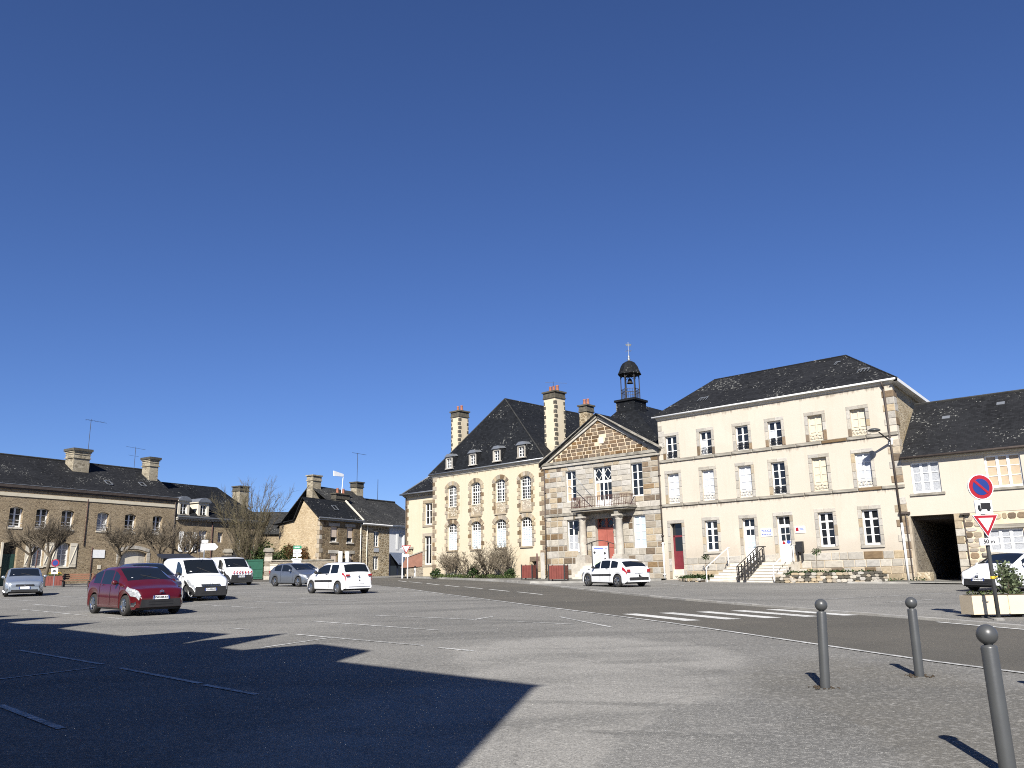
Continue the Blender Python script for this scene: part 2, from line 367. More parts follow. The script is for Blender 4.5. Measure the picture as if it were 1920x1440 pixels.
def autouv(me):
    if len(me.polygons) > 60000: return
    uv = me.uv_layers.new(name='UV').data; vs = me.vertices; Z = Vector((0, 0, 1))
    for p in me.polygons:
        n = p.normal
        t = Z.cross(n)
        t = t.normalized() if t.length > .05 else Vector((1, 0, 0))
        b = n.cross(t)
        for li in p.loop_indices:
            c = vs[me.loops[li].vertex_index].co; uv[li].uv = (c.dot(t), c.dot(b))
def tag(o, label=None, cat=None, group=None, kind=None):
    for k, v in (('label', label), ('category', cat), ('group', group), ('kind', kind)):
        if v: o[k] = v
    return o
def empty(name, loc, rz=0, label=None, cat=None, group=None):
    o = bpy.data.objects.new(name, None); COL.objects.link(o); o.location = loc; o.rotation_euler = (0, 0, rz)
    o.empty_display_size = .3
    return tag(o, label, cat, group)
def inst(name, me, parent, loc, scale=(1, 1, 1), rot=None):
    o = bpy.data.objects.new(name, me); COL.objects.link(o); o.parent = parent; o.location = loc; o.scale = scale
    if rot: o.rotation_euler = rot
    return o
def wallmb(mb, outer, holes, t=.3, y=0):
    loops = [[Vector((a, b, 0)) for a, b in outer]] + [[Vector((a, b, 0)) for a, b in h] for h in holes]
    flat = [p for l in loops for p in l]
    tris = tessellate_polygon(loops); vs = [(p.x, y, p.y) for p in flat]; fs = []
    for a, b, c in tris:
        pa, pb, pc = flat[a], flat[b], flat[c]
        cr = (pb - pa).cross(pc - pa).z
        if abs(cr) < 1e-9: continue
        fs.append((a, b, c) if cr > 0 else (a, c, b))
    mb.add(vs, fs)
    for l in loops:
        k = len(l)
        mb.add([(p.x, y, p.y) for p in l] + [(p.x, y + t, p.y) for p in l], [(i, (i + 1) % k, (i + 1) % k + k, i + k) for i in range(k)])
    return mb
def rect(u0, u1, z0, z1): return [(u0, z0), (u1, z0), (u1, z1), (u0, z1)]
def arch(u0, u1, z0, zs, rise, n=8):
    """opening with a segmental head: spring at zs, crown zs+rise"""
    c = (u0 + u1) / 2; hw = (u1 - u0) / 2; R = (hw * hw + rise * rise) / (2 * rise); a0 = math.asin(min(1, hw / R)); zc = zs + rise - R
    return [(u0, z0), (u1, z0)] + [(c + R * math.sin(a), zc + R * math.cos(a)) for a in [a0 - 2 * a0 * i / n for i in range(n + 1)]]

# unit stone meshes, shared by every picked-apart block
STONES = {}
def stone_mesh(mk, rough=0):
    key = (mk, rough)
    if key not in STONES:
        L = []
        for i in range(5):
            r = random.Random(i * 13 + rough * 7 + len(mk)); j = .02 + .05 * rough
            def ring(y, ins):
                if rough:
                    c = [(-.5, -.28), (-.3, -.5), (.3, -.5), (.5, -.25), (.5, .28), (.28, .5), (-.3, .5), (-.5, .25)]
                else: c = [(-.5, -.5), (.5, -.5), (.5, .5), (-.5, .5)]
                return [(a * (1 - ins) + r.uniform(-j, j) * .5, y, b * (1 - ins * 1.3) + r.uniform(-j, j) * .5) for a, b in c]
            m = MB(); r0, r1, r2 = ring(.6, 0), ring(-.62, .01), ring(-1, .09 + .1 * rough); k = len(r0)
            fs = []
            for q in range(2): fs += [(q * k + a, q * k + (a + 1) % k, (q + 1) * k + (a + 1) % k, (q + 1) * k + a) for a in range(k)]
            fs.append(tuple(range(2 * k, 3 * k)))
            m.add(r0 + r1 + r2, fs); L.append(m.mesh('stone_block', mk))
        STONES[key] = L
    return rnd.choice(STONES[key])
def stone(par, u0, u1, z0, z1, proud=.03, mk='granite', name='stone', y=0, rough=0, face='f'):
    me = stone_mesh(mk, rough); c = ((u0 + u1) / 2, y, (z0 + z1) / 2)
    if face == 'f': return inst(name, me, par, c, (u1 - u0, proud, z1 - z0))
    if face == 'r': return inst(name, me, par, (y, c[0], c[2]), (u1 - u0, proud, z1 - z0), (0, 0, math.pi / 2))
    if face == 'l': return inst(name, me, par, (y, c[0], c[2]), (u1 - u0, proud, z1 - z0), (0, 0, -math.pi / 2))
UNIT = {}
def unit_box(mk):
    if mk not in UNIT: UNIT[mk] = MB().box((-.5, -.5, -.5), (.5, .5, .5)).mesh('pane_sheet', mk)
    return UNIT[mk]
def window(par, u0, u1, z0, z1, cols=2, rows=3, y=.16, fm='white', pm='glass', b=.075, mul=.1, tr=.035, name='window', panes=True, top=None, mids=None):
    """casement frame (one part) with its panes as sub-parts; top = height of a transom light"""
    m = MB(); d = .06
    m.box((u0, y, z0), (u0 + b, y + d, z1)); m.box((u1 - b, y, z0), (u1, y + d, z1))
    m.box((u0 + b, y, z0), (u1 - b, y + d, z0 + b * 1.2)); m.box((u0 + b, y, z1 - b), (u1 - b, y + d, z1))
    xs = [u0 + b + (u1 - u0 - 2 * b) * i / cols for i in range(cols + 1)]
    for i in range(1, cols):
        w = mul if (cols % 2 == 0 and i == cols // 2) or (mids and i in mids) else tr
        m.box((xs[i] - w / 2, y - .012 * (w > .05), z0 + b * 1.2), (xs[i] + w / 2, y + d, z1 - b))
    if isinstance(rows, int): zs = [z0 + b * 1.2 + (z1 - b - z0 - b * 1.2) * i / rows for i in range(rows + 1)]
    else: zs = [z0 + b * 1.2] + list(rows) + [z1 - b]
    for i in range(1, len(zs) - 1):
        w = .09 if top is not None and abs(zs[i] - top) < 1e-4 else tr
        for j in range(cols): m.box((xs[j] + tr / 2, y + .004, zs[i] - w / 2), (xs[j + 1] - tr / 2, y + d - .004, zs[i] + w / 2))
    fo = m.build(name, fm, par)
    if panes:
        for j in range(cols):
            for i in range(len(zs) - 1):
                k = pm(j, i) if callable(pm) else pm
                inst('pane', unit_box(k), fo, ((xs[j] + xs[j + 1]) / 2, y + d * .6, (zs[i] + zs[i + 1]) / 2), (xs[j + 1] - xs[j], .012, zs[i + 1] - zs[i]), (rnd.gauss(0, .02), 0, rnd.gauss(0, .02)))
    else:
        k = pm(0, 0) if callable(pm) else pm
        MB().box((u0 + .02, y + d * .55, z0 + .02), (u1 - .02, y + d * .75, z1 - .02)).build('glazing', k, fo)
    return fo
def text(par, s, size, mk, loc, rot, name='lettering', ext=.002, align='CENTER'):
    cu = bpy.data.curves.new('lettering', 'FONT'); cu.body = s; cu.size = size; cu.extrude = ext; cu.offset = size * .035; cu.align_x = align; cu.align_y = 'CENTER'
    o = bpy.data.objects.new('t', cu); COL.objects.link(o)
    bpy.context.view_layer.update()
    me = bpy.data.meshes.new_from_object(o.evaluated_get(bpy.context.evaluated_depsgraph_get()))
    bpy.data.objects.remove(o); bpy.data.curves.remove(cu)
    me.name = name; me.materials.clear(); me.materials.append(MATS[mk])
    q = bpy.data.objects.new(name, me); COL.objects.link(q); q.parent = par; q.location = loc; q.rotation_euler = rot
    return q
def roofplane(par, pts, mk, name='roof_slope', t=.08):
    a, b, c = Vector(pts[0]), Vector(pts[1]), Vector(pts[2]); n = (b - a).cross(c - a).normalized()
    if n.z < 0: pts = pts[::-1]; n = -n
    return MB().slab(pts, n, t).build(name, mk, par)
def chimney(par, u0, u1, y0, y1, z0, z1, mk, pots=2, cap='dkstone', quoin=None, name='chimney', bands=1, potmk='terra'):
    """stack with a corbelled head; pots and quoin blocks are its sub-parts"""
    m = MB().box((u0, y0, z0), (u1, y1, z1 - .5)); o = m.build(name, mk, par)
    h = MB(); h.box((u0 - .03, y0 - .03, z1 - .5), (u1 + .03, y1 + .03, z1 - .12)); h.box((u0 - .12, y0 - .12, z1 - .12), (u1 + .12, y1 + .12, z1))
    if bands: h.box((u0 - .07, y0 - .07, z1 - .58), (u1 + .07, y1 + .07, z1 - .5))
    h.build('chimney_head', cap, o)
    for i in range(pots):
        x = u0 + (u1 - u0) * (i + .5) / max(pots, 1) * .9 + .05
        MB().lathe([(.15, 0), (.125, .1), (.11, .45), (.135, .5), (.1, .5), (.09, .2)], (x, (y0 + y1) / 2, z1), 10).build('chimney_pot', potmk, o, True)
    if quoin:
        z = z0 + .15; k = 0
        while z < z1 - .75:
            a = .2 if k % 2 else .12
            stone(o, u0 - .005, u0 + a, z, z + .27, .02, quoin, 'quoin', y0); stone(o, u1 - (.32 - a), u1 + .005, z, z + .27, .02, quoin, 'quoin', y0)
            stone(o, y0 - .005, y0 + a + .06, z, z + .27, .02, quoin, 'quoin', u1, face='r'); stone(o, y1 - (.32 - a), y1 + .005, z, z + .27, .02, quoin, 'quoin', u1, face='r')
            z += .36; k += 1
    return o
def pipe(par, u, z0, z1, y=-.08, r=.05, mk='dkpipe', name='downpipe'):
    m = MB().tube((u, y, z0), (u, y, z1), r, r, 8)
    for k in range(int((z1 - z0) / 2) + 1): m.box((u - r * 1.5, y - r, z0 + .4 + k * 2), (u + r * 1.5, y + .08, z0 + .46 + k * 2))
    return m.build(name, mk, par, True)

# ------------------------------------------------------------------ ground, road, kerbs, painted markings
def sheet(name, poly, dz, mk, parent=None, kind='structure'):
    """flat polygon (x,y) laid dz above the sloping square"""
    pts = [Vector((a, b, 0)) for a, b in poly]
    m = MB(); m.add([(p.x, p.y, gz(p.y) + dz) for p in pts], [])
    for t in tessellate_polygon([pts]):
        a, b, c = t; cr = (pts[b] - pts[a]).cross(pts[c] - pts[a]).z
        m.f.append((a, b, c) if cr > 0 else (a, c, b))
    o = m.build(name, mk, parent)
    if kind and parent is None: o['kind'] = kind
    return o
def make_ground():
    m = MB(); ys = [-700, -12, 20, 45, 70, 95, 900]; xs = [-700, -60, -20, 20, 60, 700]
    n = len(xs)
    m.add([(x, y, gz(y)) for y in ys for x in xs], [(j * n + i, j * n + i + 1, (j + 1) * n + i + 1, (j + 1) * n + i) for j in range(len(ys) - 1) for i in range(n - 1)])
    return tag(m.build('ground', 'plaza'), kind='structure')
GROUND = make_ground()
NEAR = [(-34, 72.5), (-20, 69), (-11.5, 62), (-7.03, 50.5), (-3.2, 39.5), (.59, 29.2), (2.4, 24.4), (3.65, 21.0), (4.7, 17.6), (5.4, 15.3), (6.1, 13), (6.75, 11.4), (8.4, 7.5), (12, -2), (16, -14)]
FAR = [(-34, 77.5), (-20, 76.5), (-12.5, 76.4), (-9.2, 74), (-4.7, 65.6), (-.8, 56.9), (1.63, 49), (4.05, 38), (5.93, 30.9), (7.89, 25.2), (9.4, 21), (10.4, 17.9), (12.6, 11), (17, 0), (22, -12)]
ROAD = sheet('road', NEAR + FAR[::-1], .004, 'road')
def line(a, b, w, dz, mk, parent, name):
    a, b = Vector(a), Vector(b); d = (b - a).normalized(); n = Vector((-d.y, d.x)) * w / 2
    return sheet(name, [a - n, b - n, b + n, a + n], dz, mk, parent)
# thin white edge line on the car-park side of the road
for a, b in zip(NEAR[3:13], NEAR[4:13]): line(a, b, .11, .012, 'paint', ROAD, 'edge_line')
for a, b in (((9.9, 20.0), (10.9, 16.9)), ((11.0, 16.5), (12.3, 12.4))): line(Vector(a) - Vector((.35, .12)), Vector(b) - Vector((.35, .12)), .12, .012, 'paint2', ROAD, 'edge_line')
D = [(-8.79, 65.12, -7.76, 61.73), (-7.56, 61.62, -6.19, 57.74), (-5.83, 56.96, -4.65, 53.12), (-4.27, 52.43, -3.18, 49.12), (-2.87, 48.97, -1.72, 45.59), (-1.35, 44.68, -.29, 41.49), (.09, 40.7, 1.16, 37.43), (1.45, 36.5, 2.4, 33.2)]
for a in D[:7]: line(a[:2], a[2:], .13, .008, 'paint2', ROAD, 'centre_dash')
for k in range(5):
    p = Vector((2.95 + 1.06 * k, 24.25 + .22 * k)); d = Vector((.39, -.92)) * 3.05; n = Vector((.43, .1)) * .98
    sheet('crossing_stripe', [p, p + d, p + d + n, p + n], .0085, 'paint2', ROAD)
SEG = [(-18.3, 32.22, -13.47, 27.46), (-12.64, 26.66, -11.31, 25.47), (-25.03, 42.14, -21.62, 39.04), (-24.22, 45.29, -20.38, 41.64), (-14.12, 24.54, -12.91, 23.45), (-9.49, 16.82, -6.72, 14.33), (-6.19, 13.79, -4.26, 11.94), (-4.15, 11.79, -3.18, 10.89), (-7.41, 12.7, -6.62, 13.91), (-6.03, 10.4, -4.53, 8.91), (-7.05, 21.52, -6.38, 20.93), (-4.8, 16.58, -3.9, 18.46), (-4.84, 19.37, -1.73, 16.48), (-1.42, 16.06, -.76, 15.43), (-5.47, 23.46, -1.76, 19.89), (-4.16, 25.47, -1.09, 23.07), (-1.09, 23.07, -.62, 24.19), (-12.09, 33.43, -8.7, 30.1), (-11.3, 35.99, -7.38, 32.41), (-9.73, 37.76, -5.96, 33.88), (-12.72, 40.88, -9.67, 38.74), (1.19, 23.56, 2.16, 20.0), (.04, 22.08, 1.37, 20.95), (10.16, 29.88, 16.55, 33.1), (11.66, 27.69, 13.99, 28.98), (8.15, 52.72, 8.81, 44.68),
       (-16.5, 47.5, -13, 44.2), (-20.5, 36.5, -17.2, 33.4), (-7.0, 43.5, -4.2, 41.0), (14.5, 26.6, 17.5, 28.2)]
for a in SEG: line(a[:2], a[2:], .09, .008, 'paint', GROUND, 'parking_line')
# raised pavement with granite kerb along the far side of the road, in front of the houses
PAVE = [(-12.2, 76.8), (-8.9, 74.2), (-4.3, 65.8), (-.5, 57.4), (1.0, 53.2), (2.8, 52.4), (6.0, 53.0), (9.3, 55.2), (10.2, 57.2), (3, 63.8), (-6, 72.6), (-9, 78)]
sheet('pavement', PAVE, .09, 'pave')
def kerbs(pts, w=.16, h=.12, seg=1.0):
    k = None
    for a, b in zip(pts, pts[1:]):
        a, b = Vector(a), Vector(b); L = (b - a).length; n = max(1, int(L / seg)); d = (b - a).normalized(); p = Vector((-d.y, d.x)) * w
        for i in range(n):
            s = a + (b - a) * (i / n) + d * .006; e = a + (b - a) * ((i + 1) / n) - d * .006
            m = MB(); hh = h + rnd.uniform(-.008, .008)
            q = [s, e, e + p, s + p]
            m.add([(v.x, v.y, gz(v.y) - .05) for v in q] + [(v.x, v.y, gz(v.y) + hh) for v in q], [(4, 5, 6, 7), (0, 1, 5, 4), (1, 2, 6, 5), (2, 3, 7, 6), (3, 0, 4, 7)])
            yield m
def kerb_run(name, pts, h=.12, seg=1.0, w=.16):
    base = None
    for i, m in enumerate(kerbs(pts, w, h, seg)):
        if base is None: base = m.build(name, 'kerb'); base['kind'] = 'structure'
        else: m.build('kerb_stone', 'kerb', base)
kerb_run('kerb', [(-8.95, 74.2), (-4.35, 65.75), (-.55, 57.35), (.9, 53.1), (2.8, 52.3), (6.0, 52.9), (9.3, 55.1)], .13, 1.1)
kerb_run('kerb_line', [(.95, 52.0), (1.75, 49), (4.17, 38), (6.05, 30.9), (8.0, 25.2), (9.55, 21), (10.5, 17.9), (12.7, 11)], .05, 1.0, .2)
sheet('forecourt', [(18.4, 44.6), (20.6, 46.6), (26.2, 41.6), (24.5, 39.2), (21.5, 40.6)], .05, 'pave')
kerb_run('kerb', [(17.2, 44.9), (18.6, 43.9), (21.5, 41.6), (24.6, 39.0)], .08, 1.0)

# the row of tall houses behind the photographer, seen only by the shadow it throws on the square
def back_row():
    t = empty('row_house', (-1.9, -1.6, gz(-1.5)), math.atan2(.694, -.72), 'long grey rendered terrace behind the photographer, outside the frame, shading the square', 'house')
    z0 = gz(-1.5); H = 10.0 - z0
    # local x runs along the facade to the left, local y points away from the square
    w = MB()
    for (x0, x1) in ((0, 42),):
        wallmb(w, [(x0, -1), (x1, -.2), (x1, H), (x0, H)], [rect(2 + 3.2 * i, 3.1 + 3.2 * i, 1 + 3.1 * j, 2.8 + 3.1 * j) for i in range(12) for j in range(3)], .25)
    w.box((0, .3, -1), (42, 10, H)); w.build('wall', 'cream', t)
    for i in range(12):
        for j in range(3): MB().box((2 + 3.2 * i, .15, 1 + 3.1 * j), (3.1 + 3.2 * i, .2, 2.8 + 3.1 * j)).build('window', 'glass', t)
    MB().add([(-.05, -.1, H - .05), (42, -.1, H - .05), (42, 5, H + 2.6), (-.05, 5, H + 2.6), (-.05, 10.2, H - .05), (42, 10.2, H - .05)],
             [(0, 1, 2, 3), (3, 2, 5, 4), (0, 3, 4), (1, 5, 2)]).build('roof', 'slate', t)
    H0 = H - .3
    for P in ([(4.33, 0), (7.24, 0), (7.24, 10.2), (6.1, 11.44), (4.3, 11.27)], [(8.08, 0), (9.1, 0), (9.1, 11.15), (8.15, 12.4)], [(9.6, 0), (12.5, 0), (12.5, 10.03), (11.42, 11.4), (9.75, 11.62)],
              [(16.4, 0), (20, 0), (20, 9.95), (17.69, 10.67), (16.8, 11.5)], [(20.3, 0), (22.5, 0), (22.5, 10.1), (20.45, 11.8)], [(22.8, 0), (25.5, 0), (25.5, 10), (23.0, 11.34)]):
        MB().prism([(a, b - z0 if b else H0) for a, b in P], .02, .7).build('dormer', 'cream', t)
back_row()

# ------------------------------------------------------------------ police building (three storeys, cream render)
def lattice(par, u0, u1, z0, z1, y, mk='white', name='railing'):
    m = MB(); t = .014
    for z in (z0, z0 + (z1 - z0) * .5, z1): m.box((u0, y, z - t), (u1, y + .02, z + t))
    n = 4; w = (u1 - u0) / n
    for i in range(n):
        a = u0 + w * i
        m.tube((a, y + .01, z0), (a + w, y + .01, z1), .009, n=4); m.tube((a + w, y + .01, z0), (a, y + .01, z1), .009, n=4)
        m.tube((a + w / 2, y + .01, z0), (a + w / 2, y + .01, z1), .008, n=4)
    return m.build(name, mk, par)
def surround(par, u0, u1, z0, z1, w=.2, mk='granite', sill=True, brownlow=False, proud=.03):
    cut = (u0 + u1) / 2 + rnd.uniform(-.1, .1)
    stone(par, u0 - w, cut - .003, z1, z1 + w + .02, proud, mk, 'surround_stone'); stone(par, cut + .003, u1 + w, z1, z1 + w + .02, proud, mk, 'surround_stone')
    for a, b in ((u0 - w, u0), (u1, u1 + w)):
        z = z0
        while z < z1 - .05:
            h = min(rnd.uniform(.38, .6), z1 - z)
            if z1 - z - h < .22: h = z1 - z
            k = 'brown' if brownlow and z == z0 and rnd.random() < .7 else ('tan' if rnd.random() < .12 else mk)
            stone(par, a, b, z + .004, z + h - .004, proud, k, 'surround_stone'); z += h
    if sill: stone(par, u0 - w, u1 + w, z0 - .16, z0 - .003, proud + .05, mk, 'sill')
def police_house():
    B = 1.32; L = 15.45; H = 10.95
    t = empty('town_house', (9.876, 56.573, B), R_(-42), 'three-storey cream rendered building with grey stone window frames and a POLICE sign', 'building')
    c2 = [.96, 3.54, 6.12, 8.31, 10.87, 13.39]; hw = .44
    O2 = [(c - hw, c + hw, 8.14, 9.68) for c in c2]; O1 = [(c - hw, c + hw, 5.2, 7.15) for c in c2]
    O0 = [(3.08, 3.97, 2.0, 3.92), (10.48, 11.37, 2.0, 3.95), (12.99, 13.9, 2.0, 3.95)]
    DO = [(.51, 1.40, .35, 3.88), (5.67, 6.5, 1.2, 3.9), (7.91, 8.76, 1.2, 3.91)]
    w = MB(); wallmb(w, [(0, -.4), (L, -.4), (L, H), (0, H)], [rect(*o) for o in O2 + O1 + O0 + DO], .34)
    wall = w.build('wall', 'cream_p', t)
    sk = -.105; xr = lambda y: L + sk * y
    MB().add([(L, 0, -.4), (xr(9), 9, -.4), (xr(9), 9, H), (L, 0, H)], [(0, 1, 2, 3)]).build('side_wall', 'rub_side', t)
    MB().add([(0, 0, -.4), (0, 9, -.4), (0, 9, H), (0, 0, H), (xr(9), 9, -.4), (xr(9), 9, H)], [(3, 2, 1, 0), (1, 2, 5, 4)]).build('back_wall', 'rub_side', t)
    MB().box((.1, .4, -.4), (L - 1.3, .45, H)).build('dark_interior', 'black', t)  # black sheet behind the openings, its colour standing in for unlit rooms
    # stone surrounds, sills, courses, plinth, quoins
    for o in O2: surround(wall, *o, sill=False, brownlow=True)
    for o in O1: surround(wall, *o, sill=False)
    for o in O0: surround(wall, *o)
    for o in DO: surround(wall, *o, sill=False)
    def course(z0, z1, pr, name):
        u = -.01
        while u < L:
            e = min(u + rnd.uniform(.9, 1.7), L + .04)
            if L - e < .5: e = L + .04
            stone(wall, u + .003, e - .003, z0, z1, pr, 'course' if rnd.random() < .82 else 'brown', name); u = e
    course(7.93, 8.1, .09, 'course_stone'); course(5.0, 5.17, .09, 'course_stone')
    MB().box((-.05, -.055, 8.1), (L + .05, 0, 8.125)).build('course_top', 'course', t)
    zr = [-.4, .05, .42, .8, 1.22, 1.66]
    for j in range(5):
        u = 1.62
        while u < L:
            e = u + rnd.uniform(.35, .95) * (1.25 if j > 2 else .8)
            if L - e < .3: e = L
            a, b = u, e
            for d in DO[1:]:
                if j == 4 or j == 3:
                    if a < d[1] + .2 and b > d[0] - .2:
                        if a < d[0] - .25: b = d[0] - .2
                        else: a = d[1] + .2; b = max(b, a + .3)
            if b > a + .1:
                mk = rnd.choice(['granite'] * 6 + ['brown'] + ['tan'] * 2) if j > 2 else rnd.choice(['tan'] * 4 + ['brown'] + ['granite'] * 2)
                stone(wall, a + .01, b - .01, zr[j] + .01, zr[j + 1] - .01, .055, mk, 'plinth_stone')
            u = max(e, b)
    MB().box((1.62, -.02, -.4), (5.4, 0, 1.64)).build('plinth_bed', 'mortar', t)
    MB().box((9.05, -.02, -.4), (L, 0, 1.64)).build('plinth_bed', 'mortar', t)
    MB().box((6.75, -.02, -.4), (7.65, 0, 1.64)).build('plinth_bed', 'mortar', t)
    z = 1.7; k = 0
    while z < H - .5:
        if not (4.8 < z + .42 and z < 5.2) and not (7.75 < z + .4 and z < 8.12):
            a = .62 if k % 2 else .4
            stone(wall, L - a, L + .01, z, z + .38, .03, rnd.choice(['granite', 'granite', 'tan', 'brown']), 'quoin')
            stone(wall, .0, .75 - a * .7, z, z + .38, .03, 'granite', 'quoin') if z > 8.4 else None
            stone(wall, 0, .45 + .1 * (k % 2), z, z + .4, .03, rnd.choice(['tan', 'brown', 'granite']), 'quoin', L + .002, face='r')
        z += .4; k += 1
    # windows
    def dk(j, i): return 'glass'
    for i, o in enumerate(O2):
        pm = 'creamshut' if i > 3 else (lambda j, r: 'blind' if (i, j, r) in ((1, 0, 0), (1, 0, 1), (3, 0, 1)) else 'glass')
        window(t, *o, cols=2, rows=3, fm='creamshut' if i > 3 else 'white', pm=pm)
        lattice(t, o[0] + .03, o[1] - .03, o[2] + .06, o[2] + .44, .06, 'offwhite' if i > 3 else 'iron')
    for i, o in enumerate(O1):
        pm = ['blind', 'blind', 'blind', 'glass', 'creamshut', 'blind'][i]
        window(t, *o, cols=2, rows=4, fm='creamshut' if i == 4 else 'white', pm=pm)
        lattice(t, o[0] + .03, o[1] - .03, o[2] + .05, o[2] + .42, .06, 'iron' if i == 3 else 'offwhite')
    for i, o in enumerate(O0):
        zt = o[3] - .52
        window(t, *o, cols=2, rows=[o[2] + .55, o[2] + .98, zt], top=zt, b=.09, mul=.14, pm='glass')
    # doors
    d = DO[0]
    do = MB().box((d[0], .3, .95), (d[1], .35, 2.1)).box((d[0], .3, 2.1), (d[0] + .14, .35, 3.1)).box((d[1] - .12, .3, 2.1), (d[1], .35, 3.1)).box((d[0], .3, 3.0), (d[1], .35, 3.12)).build('door', 'darkred', t)
    MB().box((d[0] + .14, .32, 2.1), (d[1] - .12, .33, 3.0)).build('pane', 'glass', do); MB().box((d[0], .32, 3.12), (d[1], .33, 3.88)).build('pane', 'glass', do)
    MB().box((d[0], .0, .35), (d[1], .6, .62)).box((d[0], .2, .62), (d[1], .6, .94)).build('doorstep', 'step', t)
    MB().box((d[0] - .02, .02, .35), (d[0] + .01, .29, 3.88)).build('door_jamb', 'offwhite', t)
    for q, d in enumerate(DO[1:]):
        zt = 3.33
        fr = window(t, d[0], d[1], zt, d[3], cols=2, rows=1, y=.2, b=.07, mul=.06, name='fanlight')
        zb = 2.1 if q == 0 else 2.45
        do = MB().box((d[0], .2, 1.2), (d[1], .26, zb)).box((d[0], .2, zb), (d[0] + .15, .26, zt)).box((d[1] - .15, .2, zb), (d[1], .26, zt)).box((d[0] + .15, .2, zt - .1), (d[1] - .15, .26, zt)).build('door', 'white', t)
        MB().box((d[0] + .12, .185, 1.35), (d[1] - .12, .2, zb - .12)).build('door_panel', 'white', do)
        n = 3 if q == 0 else 2; hh = (zt - .1 - zb) / n; um = (d[0] + d[1]) / 2
        for i in range(n):
            for a, b in ((d[0] + .15, um - .02), (um + .02, d[1] - .15)):
                MB().box((a, .222, zb + hh * i + .02), (b, .234, zb + hh * (i + 1) - .02)).build('pane', 'skyglass' if q == 0 and i < 2 else 'glass', do)
        gb = MB().box((um - .02, .21, zb), (um + .02, .25, zt - .1))
        for i in range(1, n): gb.box((d[0] + .15, .21, zb + hh * i - .02), (d[1] - .15, .25, zb + hh * i + .02))
        gb.build('glazing_bar', 'white', do)
        MB().tube((d[1] - .1, .2, 2.2), (d[1] - .1, .12, 2.2), .02).tube((d[1] - .1, .13, 2.2), (d[1] - .2, .13, 2.2), .015).build('door_handle', 'chrome', do)
        if q == 1:
            MB().poly((d[0] + .17, .178, 2.25), (d[0] + .4, .178, 2.25), (d[0] + .285, .178, 2.48)).build('warning_triangle', 'signred', do)
            MB().prism([(d[0] + .45 + .13 + .13 * math.cos(a), 2.36 + .1 * math.sin(a)) for a in [math.pi * i / 6 for i in range(12)]], .176, .184).build('round_sticker', 'blue', do)
    # cornice, gutter, roof
    MB().box((-.06, -.07, H - .1), (L + .08, 0, H)).box((-.1, -.15, H), (L + .14, .02, H + .08)).build('cornice', 'offwhite', t)
    MB().tube((-.3, -.24, H + .1), (L + .3, -.24, H + .1), .06, n=8).build('gutter', 'white', t, True)
    e = H + .12; A = (-.35, -.2, e); Bq = (L + .4, -.2, e); Cq = (xr(9) + .45, 9.35, e); Dq = (-.35, 9.35, e)
    R1 = (2.15, 4.4, 14.08); R2 = (11.55, 4.4, 14.06)
    rf = roofplane(t, [A, Bq, R2, R1], 'slate', 'roof')
    roofplane(rf, [Bq, Cq, R2], 'slate'); roofplane(rf, [Cq, Dq, R1, R2], 'slate'); roofplane(rf, [Dq, A, R1], 'slate')
    MB().tube(R1, R2, .07, n=6).tube(Bq, R2, .05, n=6).tube(A, R1, .05, n=6).build('ridge_cap', 'slate', rf)
    MB().add([(L + .42, -.3, e - .18), (xr(9) + .47, 9.35, e - .18), (xr(9) + .47, 9.35, e + .02), (L + .42, -.3, e + .02), (L, -.3, e - .18), (xr(9), 9.35, e - .18)], [(0, 1, 2, 3), (0, 4, 5, 1)]).build('verge_board', 'white', t)
    nv = Vector((0, -(14.08 - e), 4.75)).normalized()
    for f, u in ((.30, 2.55), (.33, 13.2), (.72, 11.2)):
        y = -.35 + 4.75 * f; z = e + (14.08 - e) * f; m = MB(); s = .62 if f < .5 else .3
        up = Vector((0, 4.75, 14.08 - e)).normalized()
        for k in range(4 if f < .5 else 2):
            p = Vector((u + k * s / 3, y, z)) + nv * .03; m.tube(p, p + up * .5, .022, n=4)
        p = Vector((u, y, z)) + up * .5 + nv * .03; m.tube(p, p + Vector((s, 0, 0)), .025, n=4)
        m.build('roof_hook' if f > .5 else 'skylight', 'zinc', rf)
    m = MB()
    for p, q in (((14.95, -.24, 11.05), (15.0, -.08, 10.6)), ((15.0, -.08, 10.6), (15.12, -.08, 3.1))): m.tube(p, q, .055, n=8)
    dp = m.build('downpipe', 'dkpipe', t, True); MB().tube((15.12, -.08, 3.1), (15.14, -.08, -.1), .065, n=8).build('pipe_shoe', 'white', dp, True)
    MB().tube((15.38, -.07, -.2), (15.36, -.07, 3.6), .035, n=6).box((15.0, -.12, 3.55), (15.6, 0, 3.66)).build('cable_duct', 'dkpipe', t)
    # signs on the wall
    s = MB().box((6.88, -.035, 2.74), (7.6, 0, 3.22)).build('police_sign', 'signwhite', t)
    text(s, 'POLICE', .19, 'blue', (7.24, -.04, 3.07), (R_(90), 0, 0)); text(s, 'MUNICIPALE', .105, 'blue', (7.24, -.04, 2.87), (R_(90), 0, 0))
    s = MB().box((9.05, -.035, 2.84), (9.65, 0, 3.24)).build('wall_plate', 'signwhite', t)
    MB().prism([(9.1, 2.95), (9.27, 2.95), (9.27, 3.17), (9.1, 3.17)], -.042, -.034).build('emblem', 'signred', s)
    for k in range(2): MB().box((9.32, -.04, 3.02 + .07 * k), (9.58, -.036, 3.05 + .07 * k)).build('text_line', 'blue', s)
    # post box beside the right door
    MB().box((9.1, -.28, 1.75), (9.5, -.03, 2.35)).box((9.14, -.26, 1.3), (9.2, -.1, 1.75)).box((9.4, -.26, 1.3), (9.46, -.1, 1.75)).build('letter_box', 'blackp', t)
    return t
police_house()

